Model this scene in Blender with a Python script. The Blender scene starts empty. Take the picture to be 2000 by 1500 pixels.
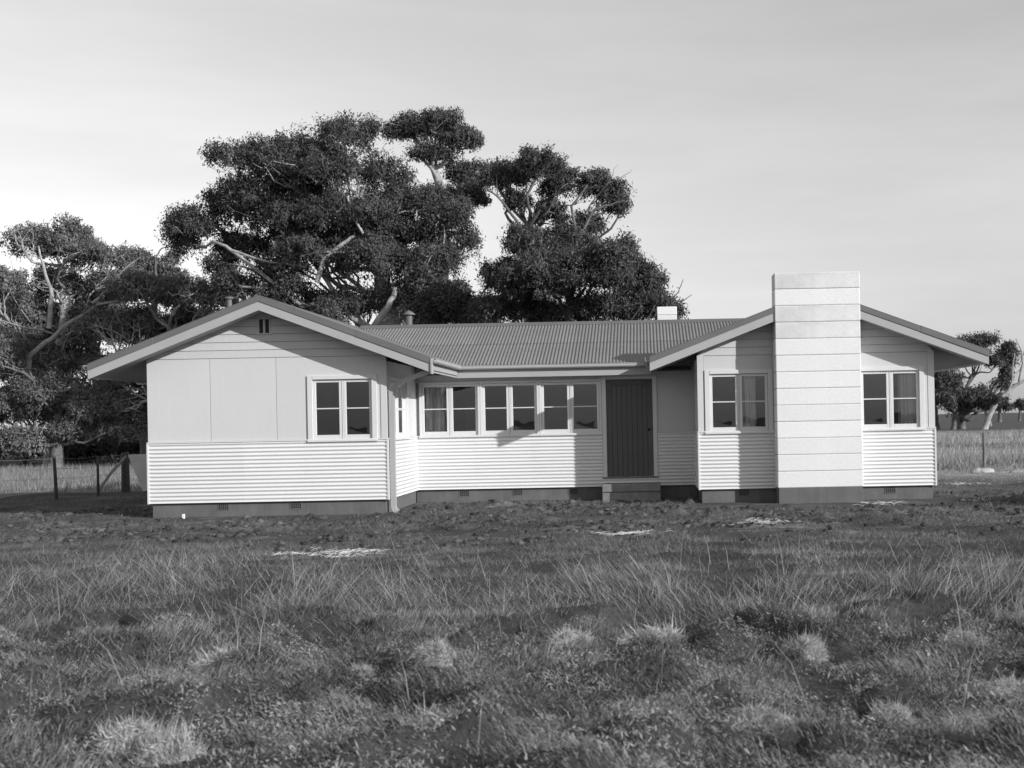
import bpy, math, random
import numpy as np
from math import sin, cos, pi, radians, sqrt, atan2
random.seed(7)
RNG = np.random.default_rng(7)
scene = bpy.context.scene
COL = scene.collection

# ------------------------------------------------------------------ camera
cam_d = bpy.data.cameras.new('camera')
cam = bpy.data.objects.new('camera', cam_d)
COL.objects.link(cam)
cam.location = (0, 0, 1.72)
cam.rotation_euler = (radians(90), 0.0195, 0)
cam_d.sensor_width = 36.0
cam_d.lens = 41.4
cam_d.shift_x = -0.131
cam_d.shift_y = 0.0344
cam_d.clip_start = 0.1
cam_d.clip_end = 6000
cam_d.dof.use_dof = True
cam_d.dof.focus_distance = 23.5
cam_d.dof.aperture_fstop = 3.0
scene.camera = cam

# ------------------------------------------------------------------ sky, sun, exposure
SUN_EL, SUN_AZ = radians(20.6), radians(55.8)      # azimuth: from behind the camera towards the right
sun_from = (sin(SUN_AZ) * cos(SUN_EL), -cos(SUN_AZ) * cos(SUN_EL), sin(SUN_EL))
world = bpy.data.worlds.new('World')
scene.world = world
world.use_nodes = True
wn, wl = world.node_tree.nodes, world.node_tree.links
wn.clear()
w_out = wn.new('ShaderNodeOutputWorld')
w_bg = wn.new('ShaderNodeBackground')
w_sky = wn.new('ShaderNodeTexSky')
w_sky.sky_type = 'NISHITA'
w_sky.sun_disc = False
w_sky.sun_elevation = SUN_EL
w_sky.sun_rotation = atan2(sun_from[0], sun_from[1])
w_sky.air_density = 3.0
w_sky.dust_density = 0.0
w_sky.ozone_density = 0.0
w_bw = wn.new('ShaderNodeRGBToBW')                  # black-and-white film
w_tc = wn.new('ShaderNodeTexCoord')
w_map = wn.new('ShaderNodeMapping')
w_map.inputs['Scale'].default_value = (1.2, 1.2, 7.0)
w_noise = wn.new('ShaderNodeTexNoise')
w_noise.inputs['Scale'].default_value = 2.3
w_noise.inputs['Detail'].default_value = 6.0
w_noise.inputs['Roughness'].default_value = 0.55
w_mr = wn.new('ShaderNodeMapRange')
w_mr.inputs['From Min'].default_value = 0.35
w_mr.inputs['From Max'].default_value = 0.75
w_mr.inputs['To Min'].default_value = 0.94
w_mr.inputs['To Max'].default_value = 1.09
w_mul = wn.new('ShaderNodeMath'); w_mul.operation = 'MULTIPLY'
wl.new(w_tc.outputs['Generated'], w_map.inputs['Vector'])
wl.new(w_map.outputs['Vector'], w_noise.inputs['Vector'])
wl.new(w_noise.outputs['Fac'], w_mr.inputs['Value'])
wl.new(w_sky.outputs['Color'], w_bw.inputs['Color'])
wl.new(w_bw.outputs['Val'], w_mul.inputs[0])
wl.new(w_mr.outputs['Result'], w_mul.inputs[1])
wl.new(w_mul.outputs['Value'], w_bg.inputs['Color'])
w_bg.inputs['Strength'].default_value = 0.137
wl.new(w_bg.outputs['Background'], w_out.inputs['Surface'])

sun_d = bpy.data.lights.new('sun', 'SUN')
sun_d.energy = 4.9
sun_d.angle = radians(0.5)
sun_d.color = (1, 1, 1)
sun = bpy.data.objects.new('sun', sun_d)
COL.objects.link(sun)
from mathutils import Vector
sun.rotation_euler = Vector(sun_from).to_track_quat('Z', 'Y').to_euler()
sun.location = (20, -10, 20)

vs = scene.view_settings
vs.view_transform = 'Standard'
vs.look = 'None'
vs.exposure = 0.0
vs.gamma = 1.0
vs.use_curve_mapping = False

# ------------------------------------------------------------------ helpers
WLOC = {}

def finish(o, parent, label, cat, group, kind):
    if label: o['label'] = label
    if cat: o['category'] = cat
    if group: o['group'] = group
    if kind: o['kind'] = kind
    COL.objects.link(o)
    return o

def empty(name, loc, label=None, cat=None, group=None, parent=None):
    o = bpy.data.objects.new(name, None)
    o.empty_display_size = 0.2
    pl = WLOC[parent.name] if parent else (0, 0, 0)
    o.location = tuple(loc[i] - pl[i] for i in range(3))
    finish(o, parent, label, cat, group, None)
    if parent: o.parent = parent
    WLOC[o.name] = tuple(loc)
    return o

def mesh_obj(name, verts, faces, mat, parent=None, label=None, cat=None, group=None, kind=None,
             bevel=0, smooth=False, segs=1):
    """verts are in world space; the object's origin is put at the base centre of the piece"""
    v = np.asarray(verts, dtype=np.float64)
    c = (v.min(0) + v.max(0)) / 2
    c[2] = v[:, 2].min()
    me = bpy.data.meshes.new(name)
    me.from_pydata([tuple(p) for p in (v - c)], [], faces)
    me.materials.append(mat)
    if smooth:
        me.polygons.foreach_set('use_smooth', [True] * len(me.polygons))
    me.update()
    o = bpy.data.objects.new(name, me)
    pl = WLOC[parent.name] if parent else (0, 0, 0)
    o.location = tuple(c[i] - pl[i] for i in range(3))
    finish(o, parent, label, cat, group, kind)
    if parent: o.parent = parent
    WLOC[o.name] = tuple(c)
    if bevel:
        m = o.modifiers.new('bevel', 'BEVEL')
        m.width = bevel; m.segments = segs; m.limit_method = 'ANGLE'
        m.harden_normals = False
    return o

def big_mesh(name, verts, quads=None, tris=None, mat=None, col=None, parent=None, label=None, cat=None,
             group=None, kind=None, smooth=False):
    """numpy arrays in world space"""
    me = bpy.data.meshes.new(name)
    nq = 0 if quads is None else len(quads)
    nt = 0 if tris is None else len(tris)
    pl = WLOC[parent.name] if parent else (0, 0, 0)
    verts = np.asarray(verts, dtype=np.float32) - np.asarray(pl, dtype=np.float32)
    me.vertices.add(len(verts))
    me.vertices.foreach_set('co', verts.ravel())
    nl = nq * 4 + nt * 3
    me.loops.add(nl)
    idx = np.concatenate([x.ravel() for x in (quads, tris) if x is not None]).astype(np.int32)
    me.loops.foreach_set('vertex_index', idx)
    me.polygons.add(nq + nt)
    st = np.concatenate([np.arange(nq) * 4, nq * 4 + np.arange(nt) * 3]).astype(np.int32)
    me.polygons.foreach_set('loop_start', st)
    if smooth:
        me.polygons.foreach_set('use_smooth', np.ones(nq + nt, dtype=bool))
    me.update(calc_edges=True)
    me.validate()
    if col is not None:
        a = me.color_attributes.new('tone', 'FLOAT_COLOR', 'POINT')
        c4 = np.ones((len(verts), 4), dtype=np.float32)
        c4[:, :3] = np.asarray(col, dtype=np.float32)[:, None]
        a.data.foreach_set('color', c4.ravel())
    if mat: me.materials.append(mat)
    o = bpy.data.objects.new(name, me)
    finish(o, parent, label, cat, group, kind)
    if parent: o.parent = parent
    WLOC[o.name] = tuple(pl)
    return o

class MB:
    """collects boxes and prisms; fmap maps local (u, w, z) to world"""
    def __init__(self, fmap=None):
        self.v = []; self.f = []; self.fmap = fmap or (lambda u, w, z: (u, w, z))
    def box(self, u0, u1, w0, w1, z0, z1):
        n = len(self.v)
        for z in (z0, z1):
            for (u, w) in ((u0, w0), (u1, w0), (u1, w1), (u0, w1)):
                self.v.append(self.fmap(u, w, z))
        self.f += [(n, n+3, n+2, n+1), (n+4, n+5, n+6, n+7), (n, n+1, n+5, n+4),
                   (n+1, n+2, n+6, n+5), (n+2, n+3, n+7, n+6), (n+3, n, n+4, n+7)]
        return self
    def prism(self, poly, w0, w1):
        """poly: (u, z) outline, extruded from w0 to w1"""
        n = len(self.v); k = len(poly)
        for w in (w0, w1):
            for (u, z) in poly: self.v.append(self.fmap(u, w, z))
        self.f.append(tuple(range(n, n+k)))
        self.f.append(tuple(range(n+2*k-1, n+k-1, -1)))
        for i in range(k):
            j = (i+1) % k
            self.f.append((n+j, n+i, n+k+i, n+k+j))
        return self
    def obj(self, name, mat, parent=None, **kw):
        return mesh_obj(name, self.v, self.f, mat, parent, **kw)

def tube_arrays(pts, rad, n=6, cap=True):
    pts = np.asarray(pts, float); rad = np.asarray(rad, float)
    m = len(pts)
    t = np.gradient(pts, axis=0)
    t /= np.linalg.norm(t, axis=1)[:, None] + 1e-9
    ref = np.array([0.31, 0.83, 0.46])
    a = np.cross(t, ref); a /= np.linalg.norm(a, axis=1)[:, None] + 1e-9
    b = np.cross(t, a)
    ang = np.arange(n) * 2 * pi / n
    v = pts[:, None] + rad[:, None, None] * (a[:, None] * np.cos(ang)[None, :, None] + b[:, None] * np.sin(ang)[None, :, None])
    v = v.reshape(-1, 3)
    i = np.arange(m-1)[:, None] * n; j = np.arange(n)[None]; j2 = (j + 1) % n
    q = np.stack([i+j, i+j2, i+n+j2, i+n+j], -1).reshape(-1, 4)
    return v, q

class Tubes:
    def __init__(self): self.v = []; self.q = []; self.n = 0
    def add(self, pts, rad, n=6):
        v, q = tube_arrays(pts, rad, n)
        self.v.append(v); self.q.append(q + self.n); self.n += len(v)
    def obj(self, name, mat, parent=None, **kw):
        return big_mesh(name, np.concatenate(self.v), np.concatenate(self.q), None, mat, parent=parent, smooth=True, **kw)

# value noise -------------------------------------------------------
_NT = np.random.default_rng(3).random((256, 256))
def vnoise(x, y):
    x = np.asarray(x, float); y = np.asarray(y, float)
    xi = np.floor(x).astype(int); yi = np.floor(y).astype(int)
    fx = x - xi; fy = y - yi
    fx = fx*fx*(3-2*fx); fy = fy*fy*(3-2*fy)
    g = lambda i, j: _NT[i % 256, j % 256]
    return (g(xi, yi)*(1-fx)+g(xi+1, yi)*fx)*(1-fy) + (g(xi, yi+1)*(1-fx)+g(xi+1, yi+1)*fx)*fy
def fbm(x, y, o=4):
    s = 0; a = .5; t = 0
    for k in range(o):
        s = s + a*vnoise(x*2**k+17.3*k, y*2**k+5.1*k); t += a; a *= .5
    return s/t
def sstep(a, b, x):
    t = np.clip((x-a)/(b-a), 0, 1); return t*t*(3-2*t)

# ------------------------------------------------------------------ materials
def mat_base(name):
    m = bpy.data.materials.new(name); m.use_nodes = True
    nt = m.node_tree; b = nt.nodes['Principled BSDF']
    return m, nt.nodes, nt.links, b

def paint(name, tone, rough=0.6, var=0.06, scale=3.0, bump=0.0, bscale=120.0, spec=0.3, rnd=0.0, fine=0.0, fscale=60.0, streak=0.0, metallic=0.0):
    m, n, l, b = mat_base(name)
    tc = n.new('ShaderNodeTexCoord')
    no = n.new('ShaderNodeTexNoise'); no.inputs['Scale'].default_value = scale; no.inputs['Detail'].default_value = 5
    l.new(tc.outputs['Object'], no.inputs['Vector'])
    mr = n.new('ShaderNodeMapRange')
    mr.inputs['From Min'].default_value = .25; mr.inputs['From Max'].default_value = .75
    mr.inputs['To Min'].default_value = tone*(1-var); mr.inputs['To Max'].default_value = tone*(1+var)
    l.new(no.outputs['Fac'], mr.inputs['Value'])
    out = mr.outputs['Result']
    def mulnoise(out, vec, sc, amt, detail=4):
        n2 = n.new('ShaderNodeTexNoise'); n2.inputs['Scale'].default_value = sc; n2.inputs['Detail'].default_value = detail
        l.new(vec, n2.inputs['Vector'])
        m2 = n.new('ShaderNodeMapRange')
        m2.inputs['From Min'].default_value = .3; m2.inputs['From Max'].default_value = .7
        m2.inputs['To Min'].default_value = 1-amt; m2.inputs['To Max'].default_value = 1+amt
        l.new(n2.outputs['Fac'], m2.inputs['Value'])
        mu = n.new('ShaderNodeMath'); mu.operation = 'MULTIPLY'
        l.new(out, mu.inputs[0]); l.new(m2.outputs['Result'], mu.inputs[1])
        return mu.outputs['Value']
    if fine: out = mulnoise(out, tc.outputs['Object'], fscale, fine)
    if streak:
        mp = n.new('ShaderNodeMapping'); mp.inputs['Scale'].default_value = (9, 9, .8)
        l.new(tc.outputs['Object'], mp.inputs['Vector'])
        out = mulnoise(out, mp.outputs['Vector'], 1.6, streak)
    if rnd:
        oi = n.new('ShaderNodeObjectInfo'); m4 = n.new('ShaderNodeMapRange')
        m4.inputs['To Min'].default_value = 1-rnd; m4.inputs['To Max'].default_value = 1+rnd
        l.new(oi.outputs['Random'], m4.inputs['Value'])
        mu4 = n.new('ShaderNodeMath'); mu4.operation = 'MULTIPLY'
        l.new(out, mu4.inputs[0]); l.new(m4.outputs['Result'], mu4.inputs[1]); out = mu4.outputs['Value']
    l.new(out, b.inputs['Base Color'])
    b.inputs['Roughness'].default_value = rough
    b.inputs['Specular IOR Level'].default_value = spec
    b.inputs['Metallic'].default_value = metallic
    if bump:
        n3 = n.new('ShaderNodeTexNoise'); n3.inputs['Scale'].default_value = bscale; n3.inputs['Detail'].default_value = 4
        l.new(tc.outputs['Object'], n3.inputs['Vector'])
        bp = n.new('ShaderNodeBump'); bp.inputs['Strength'].default_value = bump; bp.inputs['Distance'].default_value = .01
        l.new(n3.outputs['Fac'], bp.inputs['Height'])
        l.new(bp.outputs['Normal'], b.inputs['Normal'])
    return m

M = {}
M['panel'] = paint('painted_sheet', .545, .75, .04, .7, .2, 200, rnd=.025, fine=.03, fscale=40, streak=.012)
M['corr'] = paint('painted_corrugated_cladding', .64, .6, .04, .9, rnd=.02, fine=.03, fscale=30)
M['trim'] = paint('cream_trim', .60, .5, .04, 2, fine=.03)
M['barge'] = paint('barge_paint', .36, .6, .05, 2, fine=.04)
M['flash'] = paint('grey_flashing', .135, .5, .1, 2, fine=.05)
M['roof'] = paint('painted_corrugated_iron', .178, .55, .12, .9, rnd=.05, fine=.08, fscale=9, streak=.05)
M['gutter'] = paint('gutter_paint', .36, .5, .05, 2)
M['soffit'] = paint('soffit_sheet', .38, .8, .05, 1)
M['plinth'] = paint('concrete_plinth', .12, .9, .15, 3, .4, 60, fine=.12, streak=.1)
M['chim'] = paint('white_painted_block', .70, .85, .05, .7, .6, 70, rnd=.035, fine=.04, fscale=25)
M['chim_stained'] = paint('weathered_white_block', .62, .9, .17, 1.9, .6, 70, rnd=.03, fine=.05, fscale=25)
M['door'] = paint('dark_door_paint', .09, .5, .1, 3, streak=.12)
M['dark'] = paint('dark_metal', .02, .5, .1, 8)
M['concrete'] = paint('rough_concrete', .20, .95, .18, 5, .6, 50, fine=.15, fscale=18)
M['flue'] = paint('galvanised_pipe', .13, .5, .15, 6, spec=.4)
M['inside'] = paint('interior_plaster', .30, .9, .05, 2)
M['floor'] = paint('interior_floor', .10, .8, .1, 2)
M['curtain'] = paint('curtain_cloth', .78, .9, .08, 5)
M['post'] = paint('weathered_timber', .16, .95, .25, 7, .5, 40, streak=.2)
M['post_dark'] = paint('dark_timber', .05, .95, .25, 7, .5, 40, streak=.2)
M['wire'] = paint('fence_wire', .20, .5, .1, 8)
M['sack'] = paint('pale_sack', .36, .95, .15, 6, .3, 60)
M['shav'] = paint('fresh_wood_shavings', .72, .9, .15, 10)
M['tin'] = paint('vent_shade_black', .012, .5, .1, 8)
M['board'] = paint('pale_board', .36, .8, .1, 3)

def glass_mat():
    m, n, l, b = mat_base('window_glass')
    n.remove(b)
    out = n['Material Output']
    tr = n.new('ShaderNodeBsdfTransparent'); tr.inputs['Color'].default_value = (.86, .86, .86, 1)
    gl = n.new('ShaderNodeBsdfGlossy'); gl.inputs['Roughness'].default_value = 0.0
    gl.inputs['Color'].default_value = (1, 1, 1, 1)
    fr = n.new('ShaderNodeFresnel'); fr.inputs['IOR'].default_value = 1.52
    mu = n.new('ShaderNodeMath'); mu.operation = 'MULTIPLY'; mu.inputs[1].default_value = 1.25; mu.use_clamp = True
    tc = n.new('ShaderNodeTexCoord')
    no = n.new('ShaderNodeTexNoise'); no.inputs['Scale'].default_value = 3.0; no.inputs['Detail'].default_value = 1
    bp = n.new('ShaderNodeBump'); bp.inputs['Strength'].default_value = .16; bp.inputs['Distance'].default_value = .01
    l.new(tc.outputs['Object'], no.inputs['Vector']); l.new(no.outputs['Fac'], bp.inputs['Height'])
    l.new(bp.outputs['Normal'], gl.inputs['Normal'])
    mx = n.new('ShaderNodeMixShader')
    l.new(fr.outputs['Fac'], mu.inputs[0]); l.new(mu.outputs['Value'], mx.inputs['Fac'])
    l.new(tr.outputs['BSDF'], mx.inputs[1]); l.new(gl.outputs['BSDF'], mx.inputs[2])
    l.new(mx.outputs['Shader'], out.inputs['Surface'])
    return m
M['glass'] = glass_mat()

def leaf_mat(name, tone, trans=.25, rough=.6, spec=.25):
    m, n, l, b = mat_base(name)
    out = n['Material Output']
    at = n.new('ShaderNodeVertexColor'); at.layer_name = 'tone'
    mu = n.new('ShaderNodeMix'); mu.data_type = 'RGBA'; mu.blend_type = 'MULTIPLY'; mu.inputs['Factor'].default_value = 1
    mu.inputs['A'].default_value = (tone, tone, tone, 1)
    l.new(at.outputs['Color'], mu.inputs['B'])
    l.new(mu.outputs['Result'], b.inputs['Base Color'])
    b.inputs['Roughness'].default_value = rough
    b.inputs['Specular IOR Level'].default_value = spec
    tl = n.new('ShaderNodeBsdfTranslucent'); l.new(mu.outputs['Result'], tl.inputs['Color'])
    mx = n.new('ShaderNodeMixShader'); mx.inputs['Fac'].default_value = trans
    l.new(b.outputs['BSDF'], mx.inputs[1]); l.new(tl.outputs['BSDF'], mx.inputs[2])
    l.new(mx.outputs['Shader'], out.inputs['Surface'])
    return m
M['leaf'] = leaf_mat('gum_leaves', .095, .25, .8, .08)
M['leaf_grey'] = leaf_mat('grey_green_leaves', .17, .25, .8, .08)
M['leaf_far'] = leaf_mat('far_leaves', .10, .25, .8, .08)
M['grass'] = leaf_mat('grass_blades', 1.0, .3, .7, .15)
M['bark'] = paint('pale_bark', .31, .9, .35, 1.5, .4, 12, fine=.25, fscale=5)
M['bark_dark'] = paint('grey_bark', .12, .9, .4, 1.2, .4, 12, fine=.3, fscale=5)

def ground_mat():
    m, n, l, b = mat_base('field_ground')
    tc = n.new('ShaderNodeTexCoord')
    at = n.new('ShaderNodeVertexColor'); at.layer_name = 'tone'
    def noise(sc, det=6, rough=.6):
        k = n.new('ShaderNodeTexNoise'); k.inputs['Scale'].default_value = sc; k.inputs['Detail'].default_value = det
        k.inputs['Roughness'].default_value = rough
        l.new(tc.outputs['Object'], k.inputs['Vector']); return k.outputs['Fac']
    def rng(v, a, c, lo, hi):
        k = n.new('ShaderNodeMapRange'); k.inputs['From Min'].default_value = a; k.inputs['From Max'].default_value = c
        k.inputs['To Min'].default_value = lo; k.inputs['To Max'].default_value = hi
        l.new(v, k.inputs['Value']); return k.outputs['Result']
    def mul(a, c):
        k = n.new('ShaderNodeMath'); k.operation = 'MULTIPLY'; l.new(a, k.inputs[0]); l.new(c, k.inputs[1]); return k.outputs['Value']
    v = mul(at.outputs['Color'], rng(noise(1.1), .3, .7, .75, 1.25))
    v = mul(v, rng(noise(14, 8, .7), .3, .7, .55, 1.45))
    l.new(v, b.inputs['Base Color'])
    b.inputs['Roughness'].default_value = .95
    b.inputs['Specular IOR Level'].default_value = .1
    bp = n.new('ShaderNodeBump'); bp.inputs['Strength'].default_value = .8; bp.inputs['Distance'].default_value = .04
    l.new(noise(22, 8, .7), bp.inputs['Height']); l.new(bp.outputs['Normal'], b.inputs['Normal'])
    return m
M['ground'] = ground_mat()

# ------------------------------------------------------------------ ground
def house_mask(x, y):
    """1 close to or under the house"""
    d = np.maximum(np.maximum(-9.8 - x, x - 6.0), np.maximum(22.6 - y, y - 30.5))
    d2 = np.where((x > -4.9) & (x < 0.9), np.maximum(d, 25.6 - y), d)
    return 1 - sstep(0.0, 0.7, d2)
def hground(x, y):
    x = np.asarray(x, float); y = np.asarray(y, float)
    near = 1 - sstep(60, 140, np.hypot(x, y))
    h = (fbm(x*.35, y*.35, 3)-.5)*.16*near
    h = h + (fbm(x*1.9+40, y*1.9, 3)-.5)*.15*near*(1-sstep(24, 34, y))*(1-.5*sstep(15, 19, y))
    # dug-over clods along the front of the house
    yard = sstep(17, 20.5, y)*(1-sstep(25.6, 26.4, y))
    h = h + yard*(.08*sstep(.55, .85, fbm(x*4.6+9, y*3.9, 4)) + .085*(fbm(x*9, y*7, 3)-.5))
    # rough hummocks in the foreground
    fg = 1 - sstep(9.5, 12, y)
    h = h + fg*(.20*sstep(.45, .8, fbm(x*2.1+3, y*2.1+8, 3))-.05)
    # low mounds right of the house, where the dark shade band is painted
    h = h + .22*np.exp(-((x-7.9)/1.3)**2-((y-22.6)/.7)**2) + .16*np.exp(-((x-10.2)/1.6)**2-((y-23.4)/.9)**2)
    h = h - .02
    return h*(1-house_mask(x, y)) - .01*house_mask(x, y)
def gtone(x, y):
    base = .065 + .03*(fbm(x*.5+3, y*.5, 3)-.5)
    yard = sstep(15.5, 17.5, y)*(1-sstep(27, 33, y))
    t = base*(1-yard) + yard*(.085+.10*(fbm(x*.9+31, y*2.2, 4)-.45))
    # worn pale patches
    t = t + yard*.10*sstep(.60, .80, fbm(x*1.3+71, y*3.6+3, 5))
    shade_band = np.exp(-(((x-9)/3.2)**4)-(((y-22.9)/1.6)**4))  # painted shade: a dark band put into the ground colour right of the house
    t = t*(1-.75*shade_band)
    padR = sstep(29, 34, y)*(1-sstep(104, 112, y))*sstep(4.5, 6.5, x)
    t = t*(1-padR) + padR*(.30+.2*(fbm(x*.1+3, y*.14, 4)-.5))
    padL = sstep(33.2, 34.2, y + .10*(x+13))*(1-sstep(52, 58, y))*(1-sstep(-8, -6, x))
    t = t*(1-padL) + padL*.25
    far = sstep(108, 116, y)
    t = t*(1-far)+far*.09
    return np.clip(t, .02, .5)
def axis(dense0, dense1, step, lo, hi, grow=1.18):
    a = list(np.arange(dense0, dense1+1e-6, step))
    s = step; p = dense1
    while p < hi:
        s *= grow; p += s; a.append(min(p, hi))
    s = step; p = dense0
    while p > lo:
        s *= grow; p -= s; a.insert(0, max(p, lo))
    return np.array(a)
gx = axis(-15, 11.5, .085, -2600, 2600)
gy = axis(4.2, 27, .085, -400, 3200)
GX, GY = np.meshgrid(gx, gy)
gv = np.stack([GX.ravel(), GY.ravel(), hground(GX, GY).ravel()], 1)
nx, ny = len(gx), len(gy)
ii = (np.arange(ny-1)[:, None]*nx + np.arange(nx-1)[None]).ravel()
gq = np.stack([ii, ii+1, ii+nx+1, ii+nx], 1)
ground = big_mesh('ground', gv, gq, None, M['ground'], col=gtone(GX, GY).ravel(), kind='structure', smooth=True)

# ------------------------------------------------------------------ house
YL, YM, YR = 22.8, 25.75, 23.95          # front wall planes: left wing, middle, right wing
XL0, XL1 = -9.65, -5.02                  # left wing side walls
XR0, XR1 = 1.065, 5.86                   # right wing side walls
YB = 30.4                                # back wall
ZP, ZC = .27, 1.43                       # top of plinth, top of corrugated cladding
house = empty('farm_house', (-1.9, 26, 0),
              'pale single-storey farmhouse with two gabled wings, corrugated roof and block chimney', 'house')
front = lambda yw: (lambda u, w, z: (u, yw - w, z))      # wall facing the camera; w = outwards
sideR = lambda xw: (lambda u, w, z: (xw + w, u, z))      # wall facing right; u = Y
sideL = lambda xw: (lambda u, w, z: (xw - w, u, z))

def wall_core(name, fm, u0, u1, z0, z1, opens, mat=M['inside'], extra=None):
    """structural wall behind the cladding, with real openings"""
    mb = MB(fm); w0, w1 = -.11, -.012
    opens = sorted(opens)
    cur = u0
    for (a, b_, c, d) in opens:
        if a > cur + 1e-4: mb.box(cur, a, w0, w1, z0, z1)
        if c > z0 + 1e-4: mb.box(a, b_, w0, w1, z0, c)
        if d < z1 - 1e-4: mb.box(a, b_, w0, w1, d, z1)
        cur = b_
    if cur < u1 - 1e-4: mb.box(cur, u1, w0, w1, z0, z1)
    if extra: mb.prism(extra, w0, w1)
    return mb.obj(name, mat, house)

PITCH, AMP = .076, .0115
def corr_cladding(fm, u0, u1, z0, z1, cuts, parent, cut=None):
    """horizontal corrugated sheets, one object for each sheet; cut=(u0,u1,z) leaves a doorway above z"""
    edges = [u0] + list(cuts) + [u1]
    nz = int(round((z1-z0)/PITCH*10))
    zs = np.linspace(z0, z1, nz+1)
    for a, b_ in zip(edges[:-1], edges[1:]):
        zz = zs
        if cut and a >= cut[0]-1e-3 and b_ <= cut[1]+1e-3:
            zz = zs[zs <= cut[2]]
        v = []; f = []
        for k, z in enumerate(zz):
            w = .014 + AMP*cos(2*pi*(z-z0)/PITCH+.4) + .0012*((edges.index(a)) % 2)
            v += [fm(a, w, z), fm(b_, w, z)]
            if k: f.append((2*k-2, 2*k-1, 2*k+1, 2*k))
        mesh_obj('corrugated_sheet', v, f, M['corr'], parent, smooth=True)

def window(fm, u0, u1, z0, z1, arch=.085, top=.085, head=True, nsash=2, jamb=(True, True), gap=.05):
    """frame > sill, sash, pane, glazing_bar.  Outer frame u0..u1, z0..z1"""
    iu0 = u0 + (arch if jamb[0] else .03); iu1 = u1 - (arch if jamb[1] else .03)
    iz1 = z1 - top; iz0 = z0 + .05
    mb = MB(fm)
    # outer facings, mitred look by different depth
    mb.box(u0, iu0, -.02, .030, z0+.046, z1)
    mb.box(iu1, u1, -.02, .030, z0+.046, z1)
    mb.box(iu0, iu1, -.02, .034, iz1, z1)
    # reveals reaching back into the wall
    mb.box(u0+.02, iu0, -.11, -.022, z0+.046, z1-.02)
    mb.box(iu1, u1-.02, -.11, -.022, z0+.046, z1-.02)
    mb.box(iu0+.001, iu1-.001, -.11, -.022, iz1, z1-.02)
    w = mb.obj('window', M['trim'], house, bevel=.004)
    MB(fm).box(u0-.01, u1+.01, -.10, .052, z0, z0+.044).obj('sill', M['trim'], w, bevel=.006)
    n = nsash
    mull = .022
    sw = (iu1-iu0 - mull*(n-1))/n
    for k in range(n):
        a = iu0 + k*(sw+mull); b_ = a+sw
        st, tr_, br = .058, .058, .085
        s = MB(fm)
        s.box(a+.003, a+st, -.055, -.012, iz0-.002, iz1-.003)
        s.box(b_-st, b_-.003, -.055, -.012, iz0-.002, iz1-.003)
        s.box(a+st, b_-st, -.054, -.014, iz1-tr_, iz1-.003)
        s.box(a+st, b_-st, -.054, -.014, iz0-.002, iz0+br)
        s.obj('sash', M['trim'], w, bevel=.004)
        gz0, gz1 = iz0+br, iz1-tr_; zm = (gz0+gz1)/2+.004
        MB(fm).box(a+st, b_-st, -.050, -.020, zm-.011, zm+.011).obj('glazing_bar', M['trim'], w)
        for (p, q) in ((gz0-.006, zm-.004), (zm+.004, gz1+.006)):
            t1, t2 = random.uniform(-.0022, .0022), random.uniform(-.0022, .0022)
            pm = MB(fm); n_ = 0
            for w_ in (-.0375, -.0345):
                pm.v += [fm(a+st-.006, w_+t1, p), fm(b_-st+.006, w_-t1, p), fm(b_-st+.006, w_-t1+t2, q), fm(a+st-.006, w_+t1+t2, q)]
            pm.f += [(0, 1, 2, 3), (7, 6, 5, 4), (0, 4, 5, 1), (1, 5, 6, 2), (2, 6, 7, 3), (3, 7, 4, 0)]
            pm.obj('pane', M['glass'], w)
        if k < n-1:
            MB(fm).box(b_+.001, b_+mull-.001, -.06, -.004, iz0-.001, iz1-.001).obj('mullion', M['trim'], w, bevel=.003)
    return (iu0-.012, iu1+.012, z0+.02, iz1+.012)

# window positions: u0, u1, z0, z1
WL = (-6.545, -5.20, 1.40, 2.685)
WS = (23.02, 24.78, 1.40, 2.66)
WMs = [(-4.955, -3.625), (-3.625, -2.335), (-2.335, -.965)]
WMz = (1.40, 2.62)
WR1 = (1.20, 2.585, 1.39, 2.69)
WR2 = (4.275, 5.665, 1.39, 2.69)
oL = window(front(YL), *WL, arch=.10, top=.075)
oS = window(sideR(XL1), *WS, arch=.09, top=.07)
oM = []
for i, (a, b_) in enumerate(WMs):
    oM.append(window(front(YM), a+.002, b_-.002, *WMz, arch=.045, top=.05))
oR1 = window(front(YR), *WR1, arch=.10, top=.08)
oR2 = window(front(YR), *WR2, arch=.10, top=.08)
DOOR = (-.865, .145, .48, 2.60)

gable = lambda xc, half, k, z_ridge, x0, x1, zb: None
kL, xcL, hwL, zrL = .3833, -7.30, 3.25, 4.197
kR, xcR, hwR, zrR = .378, 3.47, 3.37, 4.224
kM, zeM, yeM, yrM = .380, 2.958, 25.44, 28.39
zrM = zeM + kM*(yrM-yeM)
LIN = .235                                # roof surface to eaves lining
def zL(x): return zrL - kL*abs(x-xcL)
def zR(x): return zrR - kR*abs(x-xcR)

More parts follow.
